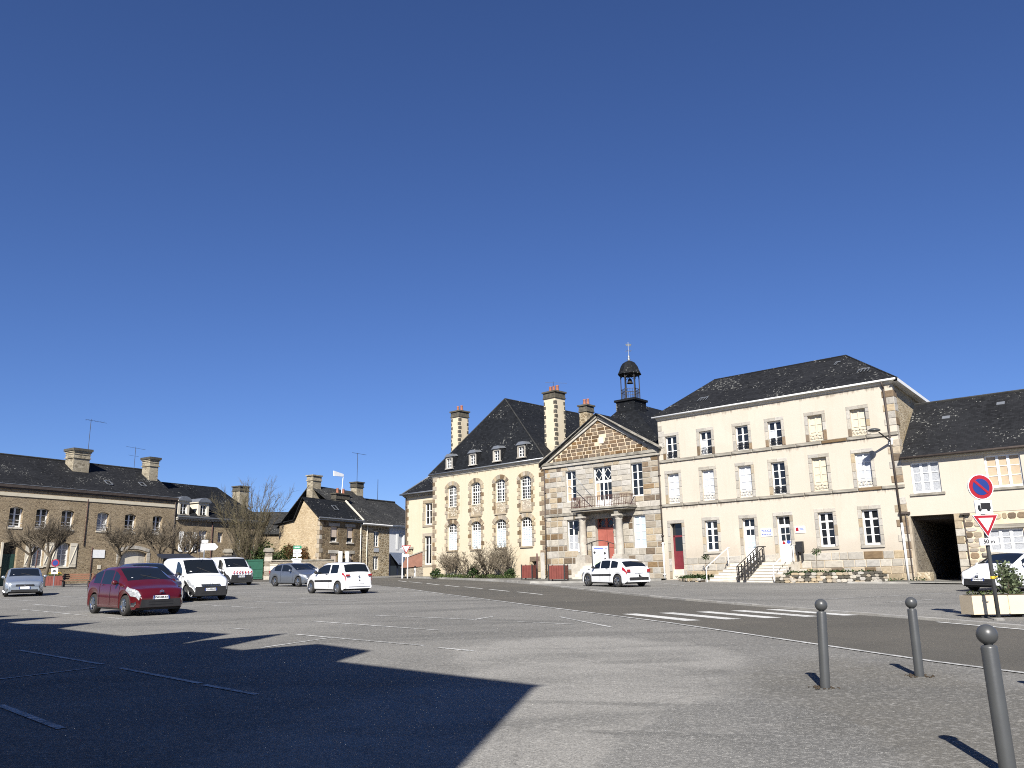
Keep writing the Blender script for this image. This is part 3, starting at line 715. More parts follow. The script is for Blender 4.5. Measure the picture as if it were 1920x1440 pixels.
def lamp_arm():
    t = empty('street_lamp', (9.876 + 15.05 * math.cos(R_(-42)), 56.573 + 15.05 * math.sin(R_(-42)), 1.32 + 7.6), R_(-42), 'grey street lamp on a long arm fixed high on the cream corner wall', 'street lamp')
    MB().box((-.1, -.12, -.2), (.1, .0, .15)).build('bracket', 'white', t)
    MB().tube((0, -.1, 0), (-.25, -1.05, .42), .045, .035, 8).add([(-.05, -.2, .05), (-.27, -1.1, .47), (-.2, -1.15, .4), (.05, -.25, -.02)], [(0, 1, 2, 3)]).build('arm', 'iron', t)
    MB().lathe([(.01, .12), (.18, .1), (.33, .02), (.34, -.03), (.2, -.09), (.01, -.1)], (-.38, -1.4, .5), 14).build('lamp_head', 'bollard', t, True)
lamp_arm()

# entrance steps with handrails and stone planters
def steps():
    c, s = math.cos(R_(-42)), math.sin(R_(-42))
    t = empty('entrance_steps', (9.876, 56.573, 1.32), R_(-42), 'broad pale stone steps leading up to the two white police doors', 'steps')
    n = 8; top = 1.2; bot = -.12; rh = (top - bot) / n
    MB().box((5.3, -1.25, -.3), (9.15, -.06, top - .004)).build('landing', 'step', t)
    for k in range(n - 1):
        z1 = top - rh * (k + 1); y = -1.25 - .36 * (k + 1)
        a = 5.3 - .1 * k; b = 9.15 + .03 * k
        m = MB(); mid = rnd.uniform(6.4, 8)
        m.box((a, y, z1 - rh), (b, y + .36, z1 - .035)); m.box((a, y - .03, z1 - .035), (b, y + .36, z1)).box((a, y + .36, -.3), (b, y + .38, z1 - .05))
        m.build('step', 'step', t)
    return t
steps()
def rail(name, label, us, mk, dark=False):
    t = empty(name, (9.876, 56.573, 1.32), R_(-42), label, 'handrail', 'handrails on the entrance steps')
    y0, y1 = -1.0, -3.75; r = .028
    zt, zb = 1.2, .0
    for u in us:
        p = MB(); p.tube((u, y0, zt), (u, y0, zt + .92), r, n=6); p.build('post', mk, t); q = MB(); q.tube((u, y1, zb + .05), (u, y1, zb + .95), r, n=6); q.build('post', mk, t)
        h = MB(); h.tube((u, y0 + .25, zt + .92), (u, y0, zt + .92), r, n=6).tube((u, y0, zt + .92), (u, y1, zb + .95), r, n=6); h.build('rail', mk, t)
        if dark:
            MB().tube((u, y0, zt + .5), (u, y1, zb + .5), .035, n=4).tube((u, y0, zt + .25), (u, y1, zb + .25), .035, n=4).build('rail', mk, t)
            m = MB()
            for k in range(7):
                f = (k + .5) / 7; y = y0 + (y1 - y0) * f; z = zt + (zb - zt) * f; m.box((u - .02, y - .06, z + .1), (u + .02, y + .06, z + .85))
            m.build('baluster', mk, t)
    if dark:
        MB().tube((us[0], y0, zt + .92), (us[1], y0, zt + .92), r, n=6).tube((us[0], y1, zb + .95), (us[1], y1, zb + .95), r, n=6).build('cross_rail', mk, t)
rail('handrail', 'double dark iron handrail down the middle of the entrance steps', (7.05, 7.45), 'iron', True)
rail('handrail', 'white tubular handrail on the left side of the entrance steps', (5.1,), 'white')
rail('handrail', 'white tubular handrail on the right side of the entrance steps', (9.25,), 'white')

# ------------------------------------------------------------------ pediment building (town hall front)
def pediment_house():
    B = 1.62; L = 10.07
    t = empty('town_hall', (2.276, 63.18, B), R_(-41), 'stone town hall with triangular pediment, balcony on columns and bell turret', 'building')
    W2 = [(2.03, 2.98, 5.6, 7.86), (4.55, 6.09, 5.0, 7.9), (7.72, 8.66, 5.6, 7.86)]
    W1 = [(2.04, 3.02, 2.12, 4.3), (7.70, 8.70, 2.12, 4.3)]; DR = (4.56, 6.08, 1.2, 4.26)
    H = 8.4; ax, az = 5.2, 11.45
    w = MB(); wallmb(w, [(0, -.4), (L, -.4), (L, H), (ax + .05, az - .25), (0, H)], [rect(*o) for o in W2 + W1 + [DR]], .36)
    wall = w.build('wall', 'gmortar', t)
    MB().add([(0, 0, -.4), (0, 11, -.4), (0, 11, H), (0, 0, H), (L, 0, -.4), (L, 11, -.4), (L, 11, H), (L, 0, H)], [(3, 2, 1, 0), (4, 5, 6, 7), (1, 2, 6, 5)]).build('side_wall', 'rub_side', t)
    MB().box((.1, .42, -.4), (L - .1, .46, H)).build('dark_interior', 'black', t)  # black backing sheet, room darkness put into its colour
    # ashlar, row by row round the openings
    rows = [-.35, .05, .42, .8, 1.2, 1.65, 2.12, 2.5, 2.95, 3.4, 3.85, 4.3, 4.62]; rows2 = [4.8, 5.2, 5.6, 6.0, 6.38, 6.76, 7.14, 7.5, 7.88, 8.2]
    def fill(z0, z1, j, ops):
        iv = [(0, L)]
        for o in ops:
            if o[2] < z1 - .05 and o[3] > z0 + .05:
                nv = []
                for a, b in iv:
                    if o[1] <= a or o[0] >= b: nv.append((a, b)); continue
                    if o[0] > a: nv.append((a, o[0]))
                    if o[1] < b: nv.append((o[1], b))
                iv = nv
        for a, b in iv:
            u = a
            while u < b - .02:
                wd = rnd.uniform(.5, .95)
                if u < 1.65: wd = [.3, .62, .55][min(2, int(u / .5))] if j % 2 else [.5, .7, .45][min(2, int(u / .5))]
                e = min(u + wd, b)
                if b - e < .25: e = b
                uc = (u + e) / 2
                if uc < 1.65: mk = rnd.choice(['brown', 'tan']) if j % 2 == 0 else rnd.choice(['granite', 'granite', 'tan'])
                elif uc > 8.75: mk = rnd.choice(['tan', 'tan', 'brown', 'granite'])
                elif z0 > 4.7: mk = rnd.choice(['granite'] * 6 + ['tan'])
                elif z0 < 1.5: mk = rnd.choice(['granite'] * 5 + ['brown', 'tan'])
                else: mk = rnd.choice(['granite'] * 7 + ['tan', 'brown'])
                g = .012 if mk == 'granite' else .028
                stone(wall, u + g, e - g, z0 + g, z1 - g, .03, mk); u = e
    for j in range(len(rows) - 1): fill(rows[j], rows[j + 1], j, W1 + [DR])
    for j in range(len(rows2) - 1): fill(rows2[j], rows2[j + 1], j, W2)
    # pediment blocks, brown with broad pale joints
    MB().prism([(.5, 8.62), (L - .5, 8.62), (ax, 11.28)], -.012, .0).build('pediment_bed', 'mortar', t)
    z = 8.64; j = 0
    while z < 11.1:
        h = .262; f = (z + h - 8.62) / (11.3 - 8.62)
        a = .62 + (ax - .62) * f; b = L - .62 - (L - .62 - ax) * f
        a = max(a - .2, .5); b = min(b + .2, L - .5); u = a
        while u < b - .05:
            wd = rnd.choice([.3, .42, .5, .58, .66]); e = min(u + wd, b)
            if b - e < .2: e = b
            if not (abs((u + e) / 2 - 5.35) < .3 and 9.4 < z < 10.0):
                stone(wall, u + .03, e - .028, z + .026, z + h - .024, .03, rnd.choice(['pedstone', 'pedstone', 'brown']), 'pediment_stone', -.01)
            u = e
        z += h; j += 1
    MB().box((5.17, -.06, 9.55), (5.6, -.012, 10.0)).build('date_stone', 'offwhite', t)
    # cornices
    def seg(par, a, b, w0, w1, y, mk, name, n=6):
        a, b = Vector(a), Vector(b); d = (b - a).normalized(); up = Vector((-d.z, 0, d.x)) if d.x > 0 else Vector((d.z, 0, -d.x))
        if up.z < 0: up = -up
        for i in range(n):
            p, q = a + (b - a) * (i / n) + d * .004, a + (b - a) * ((i + 1) / n) - d * .004
            m = MB(); m.prism([(v.x, v.z) for v in (p + up * w0, q + up * w0, q + up * w1, p + up * w1)], y, .02); m.build(name, mk, par)
    seg(wall, (-.05, 0, 8.22), (L + .08, 0, 8.22), 0, .2, -.14, 'granite', 'cornice_stone', 7); seg(wall, (-.1, 0, 8.42), (L + .12, 0, 8.42), 0, .2, -.2, 'course', 'cornice_stone', 7)
    for e in ((-.15, 8.5), (L + .15, 8.5)):
        P = (e[0], 0, e[1]); Q = (ax, 0, az)
        seg(wall, P, Q, -.16, .02, -.14, 'granite', 'raking_stone', 5); seg(wall, P, Q, .02, .16, -.24, 'course', 'raking_stone', 5); seg(wall, P, Q, .16, .26, -.32, 'course', 'raking_stone', 5)
    seg(wall, (0, 0, 4.62), (L, 0, 4.62), 0, .17, -.1, 'course', 'course_stone', 8)
    # roofs: a gable behind the pediment, then the hipped main roof with its ridge running back
    for e in (-.2, L + .2):
        roofplane(t, [(e, -.36, 8.55), (e, 2.6, 8.55), (ax, 2.6, az + .3), (ax, -.36, az + .3)], 'slate_dk', 'gable_slope')
    ez = 8.5; F1 = (-.2, 1.2, ez); F2 = (L + .2, 1.2, ez); K1 = (-.2, 13, ez); K2 = (L + .2, 13, ez); A1 = (5.2, 4.0, 13.25); A2 = (5.2, 11, 13.25)
    rf = roofplane(t, [F1, F2, A1], 'slate_dk', 'roof'); roofplane(rf, [F2, K2, A2, A1], 'slate_dk'); roofplane(rf, [K1, F1, A1, A2], 'slate_dk'); roofplane(rf, [K1, K2, A2], 'slate_dk')
    # bell turret
    c = (5.25, 4.3); r = .62
    tb = MB().box((c[0] - .82, c[1] - .82, 11.2), (c[0] + .82, c[1] + .82, 13.2)).box((c[0] - .93, c[1] - .93, 13.2), (c[0] + .93, c[1] + .93, 13.36)).build('turret_base', 'slate_dk', t)
    N8 = 6; pos = [(c[0] + r * 1.12 * math.cos(math.pi / 6 + 2 * math.pi * i / N8), c[1] + r * 1.12 * math.sin(math.pi / 6 + 2 * math.pi * i / N8)) for i in range(N8)]
    for x, y in pos: MB().tube((x, y, 13.36), (x, y, 15.45), .04, n=6).build('turret_post', 'iron', t)
    m = MB()
    for i in range(N8):
        a, b = pos[i], pos[(i + 1) % N8]
        for z in (13.45, 13.95, 14.2): m.tube((*a, z), (*b, z), .022, n=4)
        for k in range(1, 4): x = a[0] + (b[0] - a[0]) * k / 4; y = a[1] + (b[1] - a[1]) * k / 4; m.tube((x, y, 13.4), (x, y, 14.2), .014, n=4)
    m.build('turret_railing', 'iron', t)
    for i in range(N8):
        a, b = pos[i], pos[(i + 1) % N8]; MB().tube((*a, 15.1), ((a[0] * .5 + b[0] * .5), (a[1] * .5 + b[1] * .5), 15.4), .02, n=4).tube((*b, 15.1), ((a[0] * .5 + b[0] * .5), (a[1] * .5 + b[1] * .5), 15.4), .02, n=4).build('brace', 'iron', t)
    dm = MB().lathe([(.92, 15.38), (.9, 15.46), (.78, 15.72), (.66, 16.05), (.5, 16.28), (.28, 16.42), (.05, 16.5)], (*c, 0), 8).lathe([(.9, 15.4), (.02, 15.42)], (*c, 0), 8).build('turret_dome', 'slate_dk', t)
    MB().lathe([(.06, 16.45), (.13, 16.6), (.05, 16.72), (.11, 16.82), (.04, 16.92), (.02, 17.0)], (*c, 0), 10).build('finial', 'zinc', dm, True)
    m = MB().tube((*c, 16.9), (*c, 18.0), .018, n=5).tube((c[0] - .3, c[1], 17.3), (c[0] + .3, c[1], 17.3), .014, n=4).tube((c[0], c[1] - .3, 17.3), (c[0], c[1] + .3, 17.3), .014, n=4)
    m.prism([(c[0] - .02, 17.68), (c[0] + .22, 17.62), (c[0] + .3, 17.78), (c[0] + .1, 17.85), (c[0] - .25, 17.9), (c[0] - .18, 17.72)], c[1] - .008, c[1] + .008).build('weather_vane', 'zinc', dm)
    MB().tube((*c, 15.4), (*c, 15.1), .03, n=6).lathe([(.02, 15.12), (.12, 15.05), (.2, 14.78), (.26, 14.7)], (*c, 0), 10).build('bell', 'iron', t, True)
    chimney(t, .55, 1.3, 4.0, 4.9, 7.5, 13.65, 'rub_h2', 2, 'dkstone')
    # windows and doors
    for o in (W2[0], W2[2]): window(t, *o, cols=2, rows=4, pm=lambda j, i: 'tanblind' if j == 0 and o is W2[0] and i < 3 else 'glass')
    o = W2[1]; fr = window(t, o[0], o[1], 5.0, 6.85, cols=4, rows=[5.55, 6.2], top=0, b=.09, pm=lambda j, i: 'white' if i == 0 else ('tanblind' if j == 0 else 'glass'), name='french_window')
    fr = window(t, o[0], o[1], 6.85, 7.9, cols=2, rows=1, b=.08, mul=.18, name='fanlight')
    m = MB()
    for a, b in ((o[0] + .08, (o[0] + o[1]) / 2 - .09), ((o[0] + o[1]) / 2 + .09, o[1] - .08)):
        c2, zc = (a + b) / 2, 7.38; q = [(a, zc), (c2, 6.97), (b, zc), (c2, 7.8)]
        for i in range(4): m.tube((q[i][0], .165, q[i][1]), (q[(i + 1) % 4][0], .165, q[(i + 1) % 4][1]), .022, n=4)
    m.build('diamond_bars', 'white', fr)
    window(t, *W1[0], cols=2, rows=4, pm=lambda j, i: 'lace' if (j, i) in ((0, 0), (0, 1), (1, 0), (1, 1)) else 'glass'); window(t, *W1[1], cols=2, rows=4, pm='skyglass')
    dr = MB().box((DR[0], .3, 1.2), (5.3, .36, 3.5)).box((5.34, .3, 1.2), (DR[1], .36, 3.5)).box((DR[0], .27, 3.5), (DR[1], .38, 3.66)).build('door', 'palered', t)
    for a, b in ((DR[0] + .12, 5.18), (5.46, DR[1] - .12)):
        for z0, z1 in ((1.35, 2.1), (2.25, 3.35)): MB().box((a, .28, z0), (b, .3, z1)).build('door_panel', 'palered', dr)
    MB().box((DR[0], .33, 3.66), (DR[1], .345, 4.26)).build('fanlight_glass', 'glass', dr)
    m = MB().box((5.22, .29, 3.66), (5.42, .35, 4.26)).box((DR[0], .29, 3.66), (DR[0] + .12, .35, 4.26)).box((DR[1] - .12, .29, 3.66), (DR[1], .35, 4.26))
    for a, b in ((DR[0] + .12, 5.22), (5.42, DR[1] - .12)):
        q = [(a, 3.95), ((a + b) / 2, 3.68), (b, 3.95), ((a + b) / 2, 4.22)]
        for i in range(4): m.tube((q[i][0], .32, q[i][1]), (q[(i + 1) % 4][0], .32, q[(i + 1) % 4][1]), .02, n=4)
    m.build('fanlight_bars', 'palered', dr)
    # portico: landing, columns, balcony
    MB().box((3.2, -1.15, -.3), (7.5, -.02, 1.18)).build('portico_base', 'granite', t)
    for k in range(6): MB().box((4.4, -1.15 - .3 * (k + 1), -.3), (6.3, -1.151 - .3 * k, 1.02 - .19 * k)).build('step', 'step', t)
    for u in (3.9, 6.98):
        cl = MB().lathe([(.27, 1.75), (.275, 2.4), (.235, 4.05), (.26, 4.08), (.26, 4.13), (.24, 4.16)], (u, -.62, 0), 18).build('column', 'granite', t, True)
        MB().box((u - .42, -1.02, 1.18), (u + .42, -.2, 1.6)).box((u - .34, -.95, 1.6), (u + .34, -.28, 1.75)).build('pedestal', 'granite', cl)
        MB().lathe([(.24, 4.14), (.33, 4.26), (.33, 4.3)], (u, -.62, 0), 18).box((u - .36, -.98, 4.3), (u + .36, -.26, 4.42)).build('capital', 'granite', cl)
        MB().box((u - .16, -.95, 4.42), (u + .16, 0, 4.72)).build('balcony_bracket', 'course', t)
    MB().box((3.3, -1.1, 4.72), (8.05, -.02, 4.84)).box((3.22, -1.2, 4.84), (8.13, -.02, 4.98)).build('balcony_slab', 'course', t)
    m = MB(); P = [(3.33, -.05), (3.33, -1.08), (8.02, -1.08), (8.02, -.05)]
    for a, b in zip(P, P[1:]):
        for z in (5.06, 5.68, 5.74): m.tube((*a, z), (*b, z), .02, n=4)
        n = int((Vector(b) - Vector(a)).length / .14)
        for k in range(n + 1):
            x = a[0] + (b[0] - a[0]) * k / n; y = a[1] + (b[1] - a[1]) * k / n; m.tube((x, y, 4.98), (x, y, 5.7), .015 if k % 4 else .026, n=4, cap=False)
    for a, b in (((3.33, -1.08), (4.9, -1.08)), ((6.4, -1.08), (8.02, -1.08))): m.tube((*a, 5.7), (*b, 5.1), .014, n=4).tube((*a, 5.1), (*b, 5.7), .014, n=4)
    m.build('balcony_railing', 'rust', t)
    MB().tube((5.0, -.9, 5.75), (3.1, -1.3, 8.05), .025, .018, 6).build('flag_pole', 'zinc', t, True)
    for u in (3.05, 6.25): MB().box((u, -.06, 2.0), (u + .32, -.02, 2.62)).build('notice_case', 'signwhite', t)
    pipe(t, .12, 0, 8.4); m = pipe(t, L - .05, 2.4, 8.4); pipe(m, L - .05, -.1, 2.4, mk='white', r=.06)
    return t
pediment_house()

# ------------------------------------------------------------------ yellow mansion with hipped slate roof
def mansion():
    B = 2.05; L = 12.75; H = 8.48
    ox, oy = 2.276 - math.cos(R_(-44)) * L, 63.18 - math.sin(R_(-44)) * L
    t = empty('mansion', (ox, oy, B), R_(-44), 'yellow rendered mansion with brown stone quoins, steep slate roof and tall chimneys', 'building')
    cs = [2.47, 5.33, 8.13, 10.86]; hw = .56
    up = [(c - hw, c + hw, 4.85, 7.28, .24) for c in cs]; lo = [(c - hw - .02, c + hw + .02, 2.2, 4.12, .26) for c in cs]
    hol = [arch(*o) for o in up + lo] + [rect(11.35, 11.95, .3, 1.05)]
    w = MB(); wallmb(w, [(0, -.5), (L, -.5), (L, H), (0, H)], hol, .34); wall = w.build('wall', 'yellow', t)
    MB().add([(0, 0, -.5), (0, 14, -.5), (0, 14, H), (0, 0, H), (L, 0, -.5), (L, 14, -.5), (L, 14, H), (L, 0, H)], [(3, 2, 1, 0), (4, 5, 6, 7), (1, 2, 6, 5)]).build('side_wall', 'yellow', t)
    MB().box((.1, .4, -.5), (L - .1, .45, H)).build('dark_interior', 'black', t)  # black sheet painting in the darkness of rooms and cellar
    for o in up + lo:
        u0, u1, z0, zs, ri = o
        z = z0 - .02; k = 0
        while z < zs + .1:
            a = .36 if k % 2 else .2
            for e in ((u0 - a, u0), (u1, u1 + a)): stone(wall, e[0], e[1], z + .008, z + .29, .035, rnd.choice(['tan', 'brown', 'tan']), 'quoin')
            z += .3; k += 1
        hw_ = (u1 - u0) / 2; R = (hw_ ** 2 + ri ** 2) / (2 * ri); zc = zs + ri - R; a0 = math.asin(hw_ / R) * 1.22; n = 8
        for i in range(n):
            p0 = -a0 + 2 * a0 * i / n + .008; p1 = -a0 + 2 * a0 * (i + 1) / n - .008; c = (u0 + u1) / 2
            MB().prism([(c + R * math.sin(p0), zc + R * math.cos(p0)), (c + (R + .34) * math.sin(p0), zc + (R + .34) * math.cos(p0)), (c + (R + .34) * math.sin(p1), zc + (R + .34) * math.cos(p1)), (c + R * math.sin(p1), zc + R * math.cos(p1))][::-1], -.035 - rnd.uniform(0, .012), .02).build('voussoir', rnd.choice(['tan', 'brown', 'tan']), wall)
        if z0 > 4: stone(wall, u0 - .1, u1 + .1, z0 - .14, z0 - .01, .1, 'tan', 'sill')
        else: stone(wall, u0 - .1, u1 + .1, z0 - .13, z0 - .01, .09, 'tan', 'sill')
    for u in (0, L):
        z = -.3; k = 0
        while z < H - .25:
            a = .5 if k % 2 else .28
            stone(wall, *((u - .01, u + a) if u == 0 else (u - a, u + .0)), z + .01, z + .33, .035, rnd.choice(['brown', 'tan', 'brown']), 'quoin'); z += .36; k += 1
    def archwin(o, cols, zt, rows, low):
        u0, u1, z0, zs, ri = o; y = .17; b = .07; m = MB(); pts = arch(u0, u1, z0, zs, ri, 10)
        for i in range(len(pts)):
            p, q = Vector((pts[i][0], 0, pts[i][1])), Vector((pts[(i + 1) % len(pts)][0], 0, pts[(i + 1) % len(pts)][1]))
            m.tube((p.x, y + .03, p.z), (q.x, y + .03, q.z), .06, n=4)
        um = (u0 + u1) / 2; m.box((um - .045, y, z0), (um + .045, y + .06, zs + ri)); m.box((u0, y - .01, zt - .045), (u1, y + .06, zt + .045))
        for i in range(1, cols):
            x = u0 + b + (u1 - u0 - 2 * b) * i / cols
            if abs(x - um) > .05: m.box((x - .016, y + .01, z0), (x + .016, y + .05, zs + ri * .8))
        for z in rows: m.box((u0, y + .01, z - .014), (u1, y + .05, z + .014))
        fo = m.build('window', 'white', t)
        wallmb(MB(), arch(u0, u1, zt, zs, ri, 10), [], .012, y + .035).build('glazing', 'glass', fo)
        MB().box((u0 + .02, y + .035, z0), (u1 - .02, y + .047, zt)).build('glazing', low, fo)
        return fo
    for o in up:
        o2 = (o[0], o[1], 5.74, o[3], o[4]); archwin(o2, 4, 6.72, [5.98, 6.22, 6.47, 7.02, 7.24], 'glass')
        pb = MB().box((o[0], .1, 4.85), (o[1], .2, 5.7)).build('carved_panel', 'tan', t)
        m = MB(); r = random.Random(int(o[0] * 10))
        for k in range(46):
            x = r.uniform(o[0] + .06, o[1] - .06); z = r.uniform(4.92, 5.62); a = r.uniform(0, 3.1); l = r.uniform(.06, .16)
            m.tube((x, .1, z), (x + l * math.cos(a), .085, z + l * math.sin(a)), .025, n=4)
        m.build('carving', 'offwhite', pb); MB().box((o[0], .06, 5.68), (o[1], .2, 5.78)).build('panel_rail', 'offwhite', pb)
    for o in lo: archwin(o, 4, 3.62, [2.38, 2.56, 2.74, 2.92, 3.1, 3.28, 3.46, 3.88, 4.12], 'skyglass')
    m = MB()
    for k in range(4): m.tube((11.45 + .13 * k, .1, .3), (11.45 + .13 * k, .1, 1.05), .015, n=4)
    m.build('cellar_grille', 'iron', t); stone(wall, 11.15, 12.15, 1.05, 1.4, .04, 'brown', 'lintel')
    for z in (.3, .68): stone(wall, 11.1, 11.34, z, z + .34, .035, 'tan', 'jamb'); stone(wall, 11.96, 12.2, z, z + .34, .035, 'tan', 'jamb')
    MB().box((-.1, -.06, H - .14), (L + .05, .02, H - .02)).box((-.18, -.14, H - .02), (L + .1, .02, H + .09)).build('cornice', 'offwhite', t)
    MB().tube((-.3, -.24, H + .12), (L + .2, -.24, H + .12), .06, n=8).build('gutter', 'zinc', t, True)
    e = H + .12; A, Bq, Cq, Dq = (-.35, -.2, e), (L + .3, -.2, e), (L + .3, 14.3, e), (-.35, 14.3, e); R1 = (6.42, 2.4, 14.6); R2 = (6.42, 12, 14.6)
    rf = roofplane(t, [A, Bq, R1], 'slate_dk', 'roof'); roofplane(rf, [Bq, Cq, R2, R1], 'slate_dk'); roofplane(rf, [Dq, A, R1, R2], 'slate_dk'); roofplane(rf, [Cq, Dq, R2], 'slate_dk')
    MB().tube(A, R1, .06, n=6).tube(Bq, R1, .06, n=6).tube(R1, R2, .07, n=6).build('hip_cap', 'slate_old', rf)
    sl = (14.6 - e) / 2.6
    for c in (2.27, 5.13, 7.93, 10.63):
        z0 = 8.95; y0 = -.2 + (z0 - e) / sl - .14; w2 = .42
        d = MB(); d.prism([(c - w2, z0), (c - w2 + .13, z0), (c - w2 + .13, z0 + .95), (c - w2, z0 + .95)], y0, y0 + .6); d.prism([(c + w2 - .13, z0), (c + w2, z0), (c + w2, z0 + .95), (c + w2 - .13, z0 + .95)], y0, y0 + .6)
        d.box((c - w2, y0, z0 + .82), (c + w2, y0 + .6, z0 + .97)); d.box((c - w2 - .06, y0 - .04, z0 - .08), (c + w2 + .06, y0 + .3, z0)); do = d.build('dormer', 'granite', t)
        window(do, c - w2 + .12, c + w2 - .12, z0, z0 + .83, cols=2, rows=3, y=y0 + .1, b=.05, mul=.06, panes=False)
        MB().add([(c - w2 - .1, y0 - .1, z0 + .95), (c + w2 + .1, y0 - .1, z0 + .95), (c + w2 * .55, y0 - .06, z0 + 1.2), (c - w2 * .55, y0 - .06, z0 + 1.2), (c - w2 - .1, y0 + .7, z0 + 1.05), (c + w2 + .1, y0 + .7, z0 + 1.05), (c + w2 * .55, y0 + .8, z0 + 1.25), (c - w2 * .55, y0 + .8, z0 + 1.25)],
                 [(0, 1, 2, 3), (3, 2, 6, 7), (1, 5, 6, 2), (0, 3, 7, 4), (0, 4, 5, 1)]).build('dormer_hood', 'zinc', do)
        MB().box((c - w2 - .1, y0 + .05, z0), (c - w2, y0 + .55, z0 + .95)).box((c + w2, y0 + .05, z0), (c + w2 + .1, y0 + .55, z0 + .95)).build('dormer_cheek', 'slate', do)
    chimney(t, .1, 1.15, 2.0, 3.1, 8.6, 14.4, 'yellow', 2, 'dkstone', 'dkstone'); ch = chimney(t, 11.55, 12.75, 1.55, 2.7, 8.6, 14.15, 'yellow', 3, 'dkstone', 'dkstone')
    MB().path([(12.2, 2, 14.6), (12.2, 2, 15.0)], .015, 4).tube((11.7, 1.6, 14.95), (13.1, 2.6, 14.8), .012, n=4).build('aerial', 'iron', ch)
    # left wing, set back
    w = MB(); wallmb(w, [(-6.1, -.5), (0, -.5), (0, 7.35), (-6.1, 7.35)], [rect(-3.4, -2.45, 4.65, 6.55), rect(-3.45, -2.5, 1.2, 3.65)], .3, 2.0); ww = w.build('wing_wall', 'yellow', t)
    MB().add([(-6.1, 2, -.5), (-6.1, 10, -.5), (-6.1, 10, 7.35), (-6.1, 2, 7.35)], [(3, 2, 1, 0)]).build('wing_side_wall', 'yellow', t)
    window(t, -3.4, -2.45, 4.65, 6.55, 2, 3, y=2.15); window(t, -3.45, -2.5, 1.2, 3.65, 2, [2.9], y=2.15, panes=True)
    for (z0, z1) in ((4.65, 6.55), (1.2, 3.65)):
        z = z0
        while z < z1: stone(ww, -3.75 + .12 * rnd.random(), -3.42, z + .01, z + .36, .03, 'tan', 'jamb', 2.0); z += .38
        stone(ww, -3.7, -2.2, z1, z1 + .28, .03, 'tan', 'lintel', 2.0); stone(ww, -3.7, -2.2, z0 - .2, z0 - .02, .06, 'tan', 'sill', 2.0)
    k = 0; z = -.2
    while z < 7: a = .4 if k % 2 else .24; stone(ww, -6.11, -6.1 + a, z, z + .33, .03, 'brown', 'quoin', 2.0); z += .36; k += 1
    MB().box((-6.3, 1.75, 7.35), (0, 2.05, 7.5)).build('wing_cornice', 'granite', t)
    for k in range(24): MB().box((-6.15 + .25 * k, 1.8, 7.24), (-6.05 + .25 * k, 2.0, 7.35)).build('dentil', 'granite', t)
    P = [(-6.4, 1.6, 7.52), (.2, 1.6, 7.52), (.2, 5.2, 11.0), (-2.2, 5.2, 11.0)]; r2 = roofplane(t, P, 'slate_dk', 'wing_roof'); roofplane(r2, [(-6.4, 1.6, 7.52), (-2.2, 5.2, 11.0), (-6.4, 9.5, 7.52)], 'slate_dk')
    MB().tube(P[0], P[3], .06, n=6).tube((-6.4, 1.5, 7.52), (0, 1.5, 7.52), .07, n=8).build('wing_gutter', 'zinc', r2, True)
    chimney(t, -2.5, -1.5, 4.6, 5.4, 8.5, 11.6, 'dkstone', 2, 'dkstone')
    pipe(t, -6.0, 0, 7.4, 1.9, .05)
    return t
mansion()

